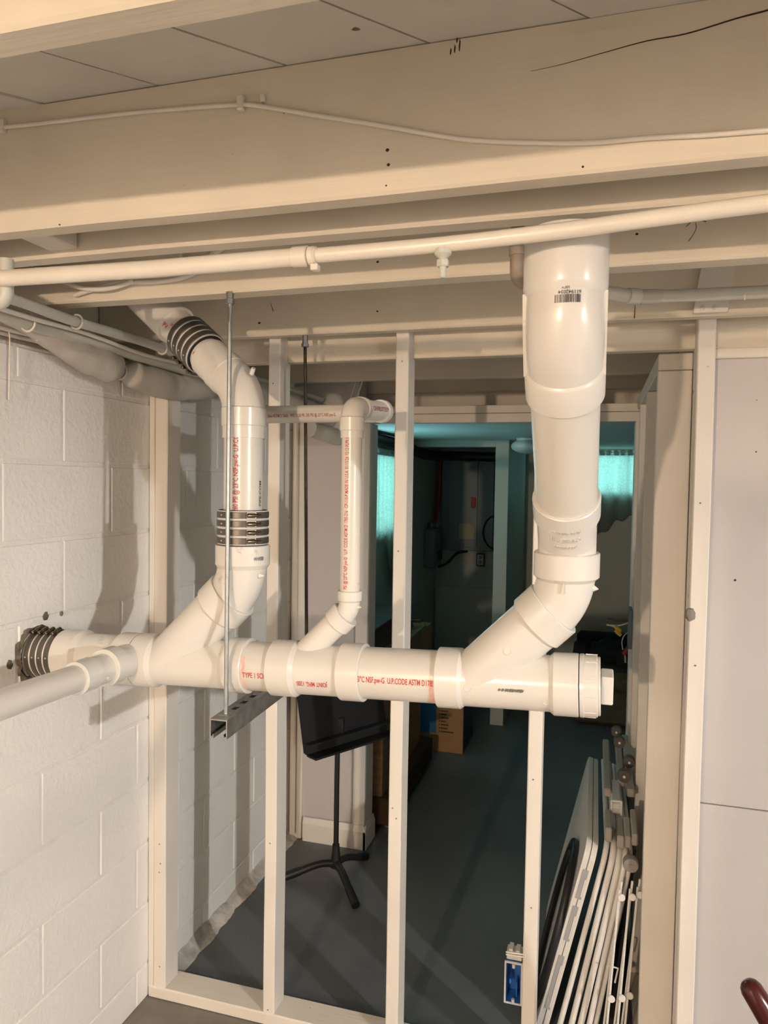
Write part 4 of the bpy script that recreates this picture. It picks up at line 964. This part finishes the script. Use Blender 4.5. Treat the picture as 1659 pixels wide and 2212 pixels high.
q0, q1 = V((-.8015, 1.448, 0)), V((-.832, 2.10, 0)); cd = (q1-q0).normalized(); cs = V((cd.y, -cd.x, 0)); LC = (q1-q0).length
def cpt(u, s, z): return q0+cd*u+cs*s+V((0, 0, z))
hw = .0212; zt, zb = -.537, -.579; th = .0026
mb = MB()
def cbox(u0, u1, s0, s1, z0, z1): return mb.obox(cpt((u0+u1)/2, (s0+s1)/2, (z0+z1)/2), cd*((u1-u0)/2), cs*((s1-s0)/2), V((0, 0, (z1-z0)/2)))
cbox(0, LC, -hw, -hw+th, zb, zt); cbox(0, LC, hw-th, hw, zb, zt)
cbox(0, LC, -hw+th, -hw+.0095, zb, zb+th); cbox(0, LC, hw-.0095, hw-th, zb, zb+th)
cbox(0, LC, -hw+.0075, -hw+.0095, zb+th, zb+.008); cbox(0, LC, hw-.0095, hw-.0075, zb+th, zb+.008)
cbox(0, LC, -hw+th, -.0072, zt-th, zt); cbox(0, LC, .0072, hw-th, zt-th, zt)
u = 0.0; first = True
while u < LC:     # bridges between the slots
    w = .026 if first else .021; cbox(u, min(u+w, LC), -.0072, .0072, zt-th, zt); u += w+.029; first = False
obj('channel', mb, 'galv', sc_, 0)
for s in (-1, 1): obj('rolled_lip', MB().tube([cpt(0, s*(hw-.005), zb), cpt(LC, s*(hw-.005), zb)], .0042, 10), 'galv', sc_)
for p, dz in (((-.804, 1.487, zt), .0), ((-.829, 2.034, zt), 0)): obj('square_washer', MB().box(p[0]-.012, p[0]+.012, p[1]-.012, p[1]+.012, zt, zt+.002), 'rod', sc_, 0)

# ------------------------------------------------------------------ pipes and cables under the ceiling
wp_ = thing('water_pipe', 'long cream painted pipe crossing below the joists', 'pipe', (-.3, 1.09, .345))
obj('pipe_section', MB().tube([(-1.39, 1.09, .366), (-1.05, 1.09, .361), (-.74, 1.09, .357), (-.455, 1.09, .358)], .0145, 24), 'pipe_paint', wp_)
obj('pipe_section', MB().tube(smoothpath([(-.46, 1.09, .358), (-.229, 1.09, .360), (-.066, 1.09, .366), (.059, 1.09, .373), (.21, 1.09, .381), (.4, 1.09, .387), (.7, 1.09, .392), (1.3, 1.09, .395), (2.6, 1.09, .398), (4.2, 1.09, .40)], 5), .0118, 24), 'pipe_paint', wp_)
obj('coupling', MB().lathe((-.476, 1.09, .358), (1, 0, 0), [(0, .0146), (.001, .0162), (.024, .0165), (.026, .0165), (.0275, .014)], 28), 'pipe_paint', wp_)
obj('collar', MB().lathe((-.447, 1.09, .358), (1, 0, 0), [(0, .012), (0, .0150), (.008, .0150), (.009, .0135), (.012, .0145), (.013, .012)], 28), 'pipe_paint', wp_)
obj('clamp_tab', MB().box(-.443, -.431, 1.082, 1.096, .334, .344, .001), 'pipe_paint', wp_, 0)
obj('drop_tee', MB().tube(fillet([(-1.052, 1.105, .40), (-1.052, 1.105, .322), (-1.14, 1.105, .322)], .018, 6), .0125, 22), 'pipe_grey', wp_)
dn = obj('drain_nipple', MB().lathe((-.231, 1.09, .353), (0, 0, -1), [(0, .013), (.008, .013), (.014, .0065), (.017, .0065)], 20), 'pipe_grey', wp_)
obj('hex_cap', MB().lathe((-.231, 1.09, .3375), (0, 0, -1), [(0, .0085), (.001, .0098), (.009, .0098), (.011, .0085)], 6), 'pipe_grey', dn, 0)
obj('spout', MB().lathe((-.231, 1.09, .328), (0, 0, -1), [(0, .0055), (.016, .005), (.018, .0035)], 16), 'pipe_grey', dn)
# cable on the joist face
cbp = [(-1.55, .640), (-1.022, .616), (-.9, .613), (-.788, .608), (-.66, .602), (-.561, .597), (-.525, .590), (-.42, .561), (-.319, .533), (-.2, .502), (-.1, .484), (-.02, .4765), (.055, .4725), (.13, .470), (.202, .465), (.32, .461), (.5, .459), (.9, .464), (1.6, .472), (2.8, .484), (4.2, .50)]
wc = thing('white_cable', 'thin white cable draped along the cable joist', 'cable', (0, 1.066, .46))
obj('cable', MB().tube(smoothpath([(x, 1.0655, z+.0012*math.sin(x*37)) for x, z in cbp], 6), .0036, 10), 'cable', wc, 60)
for x, z in ((-1.022, .616), (-.557, .597)): obj('staple', MB().box(x-.0055, x+.0055, 1.0600, 1.0698, z-.011, z+.012, .0015), 'pipe_paint', wc, 0)
obj('staple', MB().box(-.522, -.516, 1.061, 1.0698, .594, .606, .001), 'pipe_paint', wc, 0)
# grey painted pipe beside the big riser
gp = thing('grey_pipe', 'grey painted pipe running from behind the big riser above the panel wall', 'pipe', (.4, 1.88, .445))
obj('pipe_section', MB().tube([(-.05, 1.80, .462), (.015, 1.84, .462), (.075, 1.88, .460)], .0170, 22), 'pipe_grey', gp)
obj('coupling', MB().lathe((.060, 1.868, .4605), (.8, .45, 0), [(0, .0172), (.001, .0190), (.030, .019), (.032, .016)], 24), 'pipe_grey', gp)
obj('pipe_section', MB().tube([(.075, 1.88, .460), (.12, 1.885, .459), (.5, 1.885, .455), (4.2, 1.885, .45)], .0150, 22), 'pipe_grey', gp)
obj('coupling', MB().lathe((.092, 1.885, .4597), (1, 0, -.01), [(0, .015), (.001, .0180), (.034, .0175), (.05, .015)], 24), 'wrap', gp)
obj('paint_drip', MB().ball((.318, 1.868, .443), .0025, .002, .008, 10, 8), 'cable', gp, 60)
bp_ = thing('rusty_pipe', 'short rusty brown pipe elbow tucked beside the top of the big riser', 'pipe', (-.15, 1.4, .36))
obj('elbow', MB().tube(fillet([(-.155, 1.40, .64), (-.155, 1.40, .385), (-.06, 1.42, .355)], .022, 7), .0128, 20), 'rust', bp_)
obj('collar', MB().lathe((-.155, 1.40, .43), (0, 0, 1), [(0, .0130), (.001, .0150), (.018, .015), (.02, .013)], 20), 'rust', bp_)
# conduits, wrapped ducts and cables along the top of the block wall
single('wall_conduit', MB().tube(smoothpath([(-1.245, .3, .40), (-1.245, .9, .398), (-1.245, 1.32, .392), (-1.245, 1.5, .386), (-1.245, 1.78, .389), (-1.245, 2.1, .385), (-1.245, 3.2, .385)], 5), .0125, 18), 'pipe_grey', 'upper thin grey conduit running back along the top of the block wall', 'conduit', 'wall conduits')
single('wall_conduit', MB().tube(smoothpath([(-1.30, .3, .375), (-1.30, .9, .371), (-1.30, 1.346, .367), (-1.30, 1.489, .363), (-1.30, 1.757, .361), (-1.30, 2.115, .357), (-1.30, 3.2, .35)], 5), .0155, 18), 'pipe_grey', 'lower grey conduit just above the wrapped duct on the block wall', 'conduit', 'wall conduits')
def lump(label, pts, rs, name='wrapped_pipe'):
    pp = smoothpath(pts, 8); k = len(pp); R = []
    for i in range(k):
        t = i/(k-1)*(len(rs)-1); a = min(int(t), len(rs)-2); f = t-a; f = f*f*(3-2*f)
        R.append((rs[a]*(1-f)+rs[a+1]*f)*(1+.10*noise.noise(V((i*.5, rs[0]*50, 0)))))
    m = MB().tube(pp, R, 20)
    m.v = [p+V((1, 1, 1))*noise.noise(p*22)*.0035 for p in m.v]
    t = thing(name, label, 'wrapped pipe', (pts[len(pts)//2][0], pts[len(pts)//2][1], pts[len(pts)//2][2]-.04), 'wrapped pipes')
    obj('wrap', m, 'wrap', t, 70); return t
w_ = lump('fat painted pipe wrap bulging at the top of the block wall', [(-1.33, 1.30, .395), (-1.33, 1.45, .378), (-1.335, 1.60, .350), (-1.335, 1.75, .322), (-1.335, 1.82, .312)], [.018, .026, .038, .048, .047, .020])
obj('tie', MB().tube([V((-1.335, 1.822, .311))+V((math.cos(a), 0, math.sin(a)))*.024 for a in [i*2*math.pi/16 for i in range(17)]], .0025, 6, False), 'cable', w_)
w2_ = lump('second painted pipe wrap ending above the first stud', [(-1.33, 1.83, .311), (-1.325, 1.90, .306), (-1.32, 2.05, .300), (-1.31, 2.17, .305), (-1.30, 2.30, .315)], [.020, .040, .046, .043, .036, .028])
lump('long painted duct continuing behind the stud wall under the joists', [(-1.29, 2.28, .345), (-1.27, 2.45, .352), (-1.26, 2.7, .345), (-1.24, 3.0, .322), (-1.22, 3.22, .300)], [.034, .044, .044, .044, .044], 'painted_duct')
single('duct_stub', MB().tube(smoothpath([(-1.21, 2.98, .232), (-1.18, 3.08, .218), (-1.165, 3.20, .208)], 6), .036, 20), 'pipe_grey', 'grey duct stub poking through the stub wall top', 'duct', smooth=60)
for k, (lab, pts, r) in enumerate((
    ('thin painted cable looping below the lower conduit at the frame edge', [(-1.36, .9, .36), (-1.36, 1.36, .352), (-1.365, 1.55, .355), (-1.37, 1.65, .350), (-1.36, 1.80, .330)], .0055),
    ('painted cable lying on top of the block wall edge', [(-1.40, .9, .345), (-1.40, 1.45, .350), (-1.39, 1.60, .350), (-1.385, 1.72, .342)], .006),
    ('painted cable sagging across the joist face below the water pipe', [(-1.22, 1.491, .440), (-1.10, 1.490, .461), (-.98, 1.490, .458), (-.90, 1.490, .469), (-.86, 1.491, .50), (-.82, 1.492, .55)], .0055),
    ('upper painted cable on the joist face below the water pipe', [(-1.22, 1.494, .481), (-1.05, 1.494, .496), (-.95, 1.494, .491), (-.85, 1.494, .512), (-.78, 1.494, .55)], .006),
    ('painted cable crossing from the joist end down to the conduits', [(-1.38, 1.50, .545), (-1.30, 1.48, .50), (-1.20, 1.475, .455), (-1.12, 1.48, .447), (-1.05, 1.485, .462)], .006),
    ('painted cable slung beneath the upper conduit', [(-1.27, 1.15, .372), (-1.265, 1.4, .368), (-1.27, 1.6, .372), (-1.275, 1.85, .362), (-1.28, 2.05, .368)], .0055),
    ('painted cable running beside the fat pipe wrap', [(-1.385, 1.2, .385), (-1.38, 1.45, .376), (-1.385, 1.65, .362), (-1.388, 1.85, .352), (-1.39, 2.04, .350)], .006),
    ('thin painted wire tail hanging by the wall edge', [(-1.385, 1.46, .36), (-1.386, 1.465, .33), (-1.388, 1.465, .25), (-1.390, 1.465, .19)], .0018),
    ('thin wire strap dropping from the lower conduit', [(-1.30, 1.50, .38), (-1.315, 1.50, .365), (-1.33, 1.49, .335)], .0022))):
    single('painted_cable', MB().tube(smoothpath(pts, 6), r, 10), 'cable', lab, 'cable', 'painted cables', 60)
for k, (x, y, z, r, lab) in enumerate(((-1.245, 1.53, .386, .017, 'upper'), (-1.30, 1.43, .365, .020, 'lower'), (-1.245, 1.90, .387, .016, 'far end of the upper'))):
    single('pipe_strap', MB().tube([V((x, y, z))+V((math.cos(a)*r, 0, math.sin(a)*r)) for a in [i*2*math.pi/18 for i in range(19)]], .003, 6, False), 'pipe_paint', 'small painted strap round the %s wall conduit' % lab, 'strap', 'conduit straps')
for k, (x, z, lab) in enumerate(((-1.13, .493, 'nearer the block wall'), (-.925, .500, 'farther from the block wall'))):
    single('cable_staple', MB().box(x-.004, x+.004, 1.483, 1.5005, z-.014, z+.016, .001), 'pipe_paint', 'painted cable staple on the joist face, %s' % lab, 'staple', 'joist cable staples', 0)
for k, (x, y, lab) in enumerate(((-1.03, 3.0, 'longer'), (-.99, 2.97, 'shorter'))):
    single('wire_loop', MB().tube(smoothpath([(x-.08, y, .30), (x-.03, y, .26), (x, y, .37), (x+.02, y, .43)], 6), .003, 8), 'cable', '%s white wire loop under the rear joists beside the vent elbow' % lab, 'wire', 'wire loops')

tc_ = thing('shadow_cabinet', 'tall unseen cabinet added behind the photographer to shade the white wall panel', 'cabinet', (.1, -1.1, FLOOR))  # added out of view to cast the shadow on the wall panel
obj('body', MB().box(-.42, .62, -1.35, -.92, FLOOR+.06, .12, .01), 'panel', tc_, 0)
obj('plinth', MB().box(-.40, .60, -1.33, -.95, FLOOR, FLOOR+.06, .004), 'wood_dark', tc_, 0)
for x0_, x1_, hx in ((-.415, .097, .07), (.103, .615, .13)):
    dd_ = obj('door', MB().box(x0_, x1_, -.92, -.90, FLOOR+.08, .105, .003), 'panel', tc_, 0)
    obj('handle', MB().tube([(hx, -.885, -.75), (hx, -.885, -.60)], .006, 10), 'galv', dd_)
obj('top_board', MB().box(-.43, .63, -1.36, -.90, .12, .143, .006), 'panel', tc_, 0)

# ------------------------------------------------------------------ the lamps of the room (behind the photographer)
for k, (p, colr, watt) in enumerate(BULBS):
    t = thing('bare_bulb_lamp', ('bare bulb in a porcelain holder behind the photographer near the block wall', 'bare bulb in a porcelain holder beside the photographer')[k], 'lamp', (p[0], p[1], p[2]-.06), 'bare bulbs')
    obj('holder', MB().lathe((p[0], p[1], p[2]+.055), (0, 0, 1), [(0, .022), (.02, .03), (.045, .05), (.06, .052)], 24), 'porcelain', t)
    obj('drop_rod', MB().tube([(p[0], p[1], p[2]+.11), (p[0], p[1], ZS)], .006, 8), 'white_metal', t)
    obj('bulb', MB().lathe((p[0], p[1], p[2]+.06), (0, 0, -1), [(0, .013), (.02, .015), (.045, .027), (.065, .030), (.085, .024), (.095, .010)], 20), 'bulb', t, 60)
    ld = bpy.data.lights.new('bulb_light', 'POINT'); ld.energy = watt; ld.color = colr; ld.shadow_soft_size = .032 if k == 0 else .045
    lo = bpy.data.objects.new('bulb_light', ld); COL.objects.link(lo); lo.parent = t
    lo.location = V((0, 0, .025))
    for c in t.children:
        if c.type == 'MESH' and c.name.startswith('bulb'): c.visible_shadow = False

# ------------------------------------------------------------------ lift the place so that the floor lies at z = 0
for o in list(SC.objects):
    if o.parent is None: o.location.z += -FLOOR
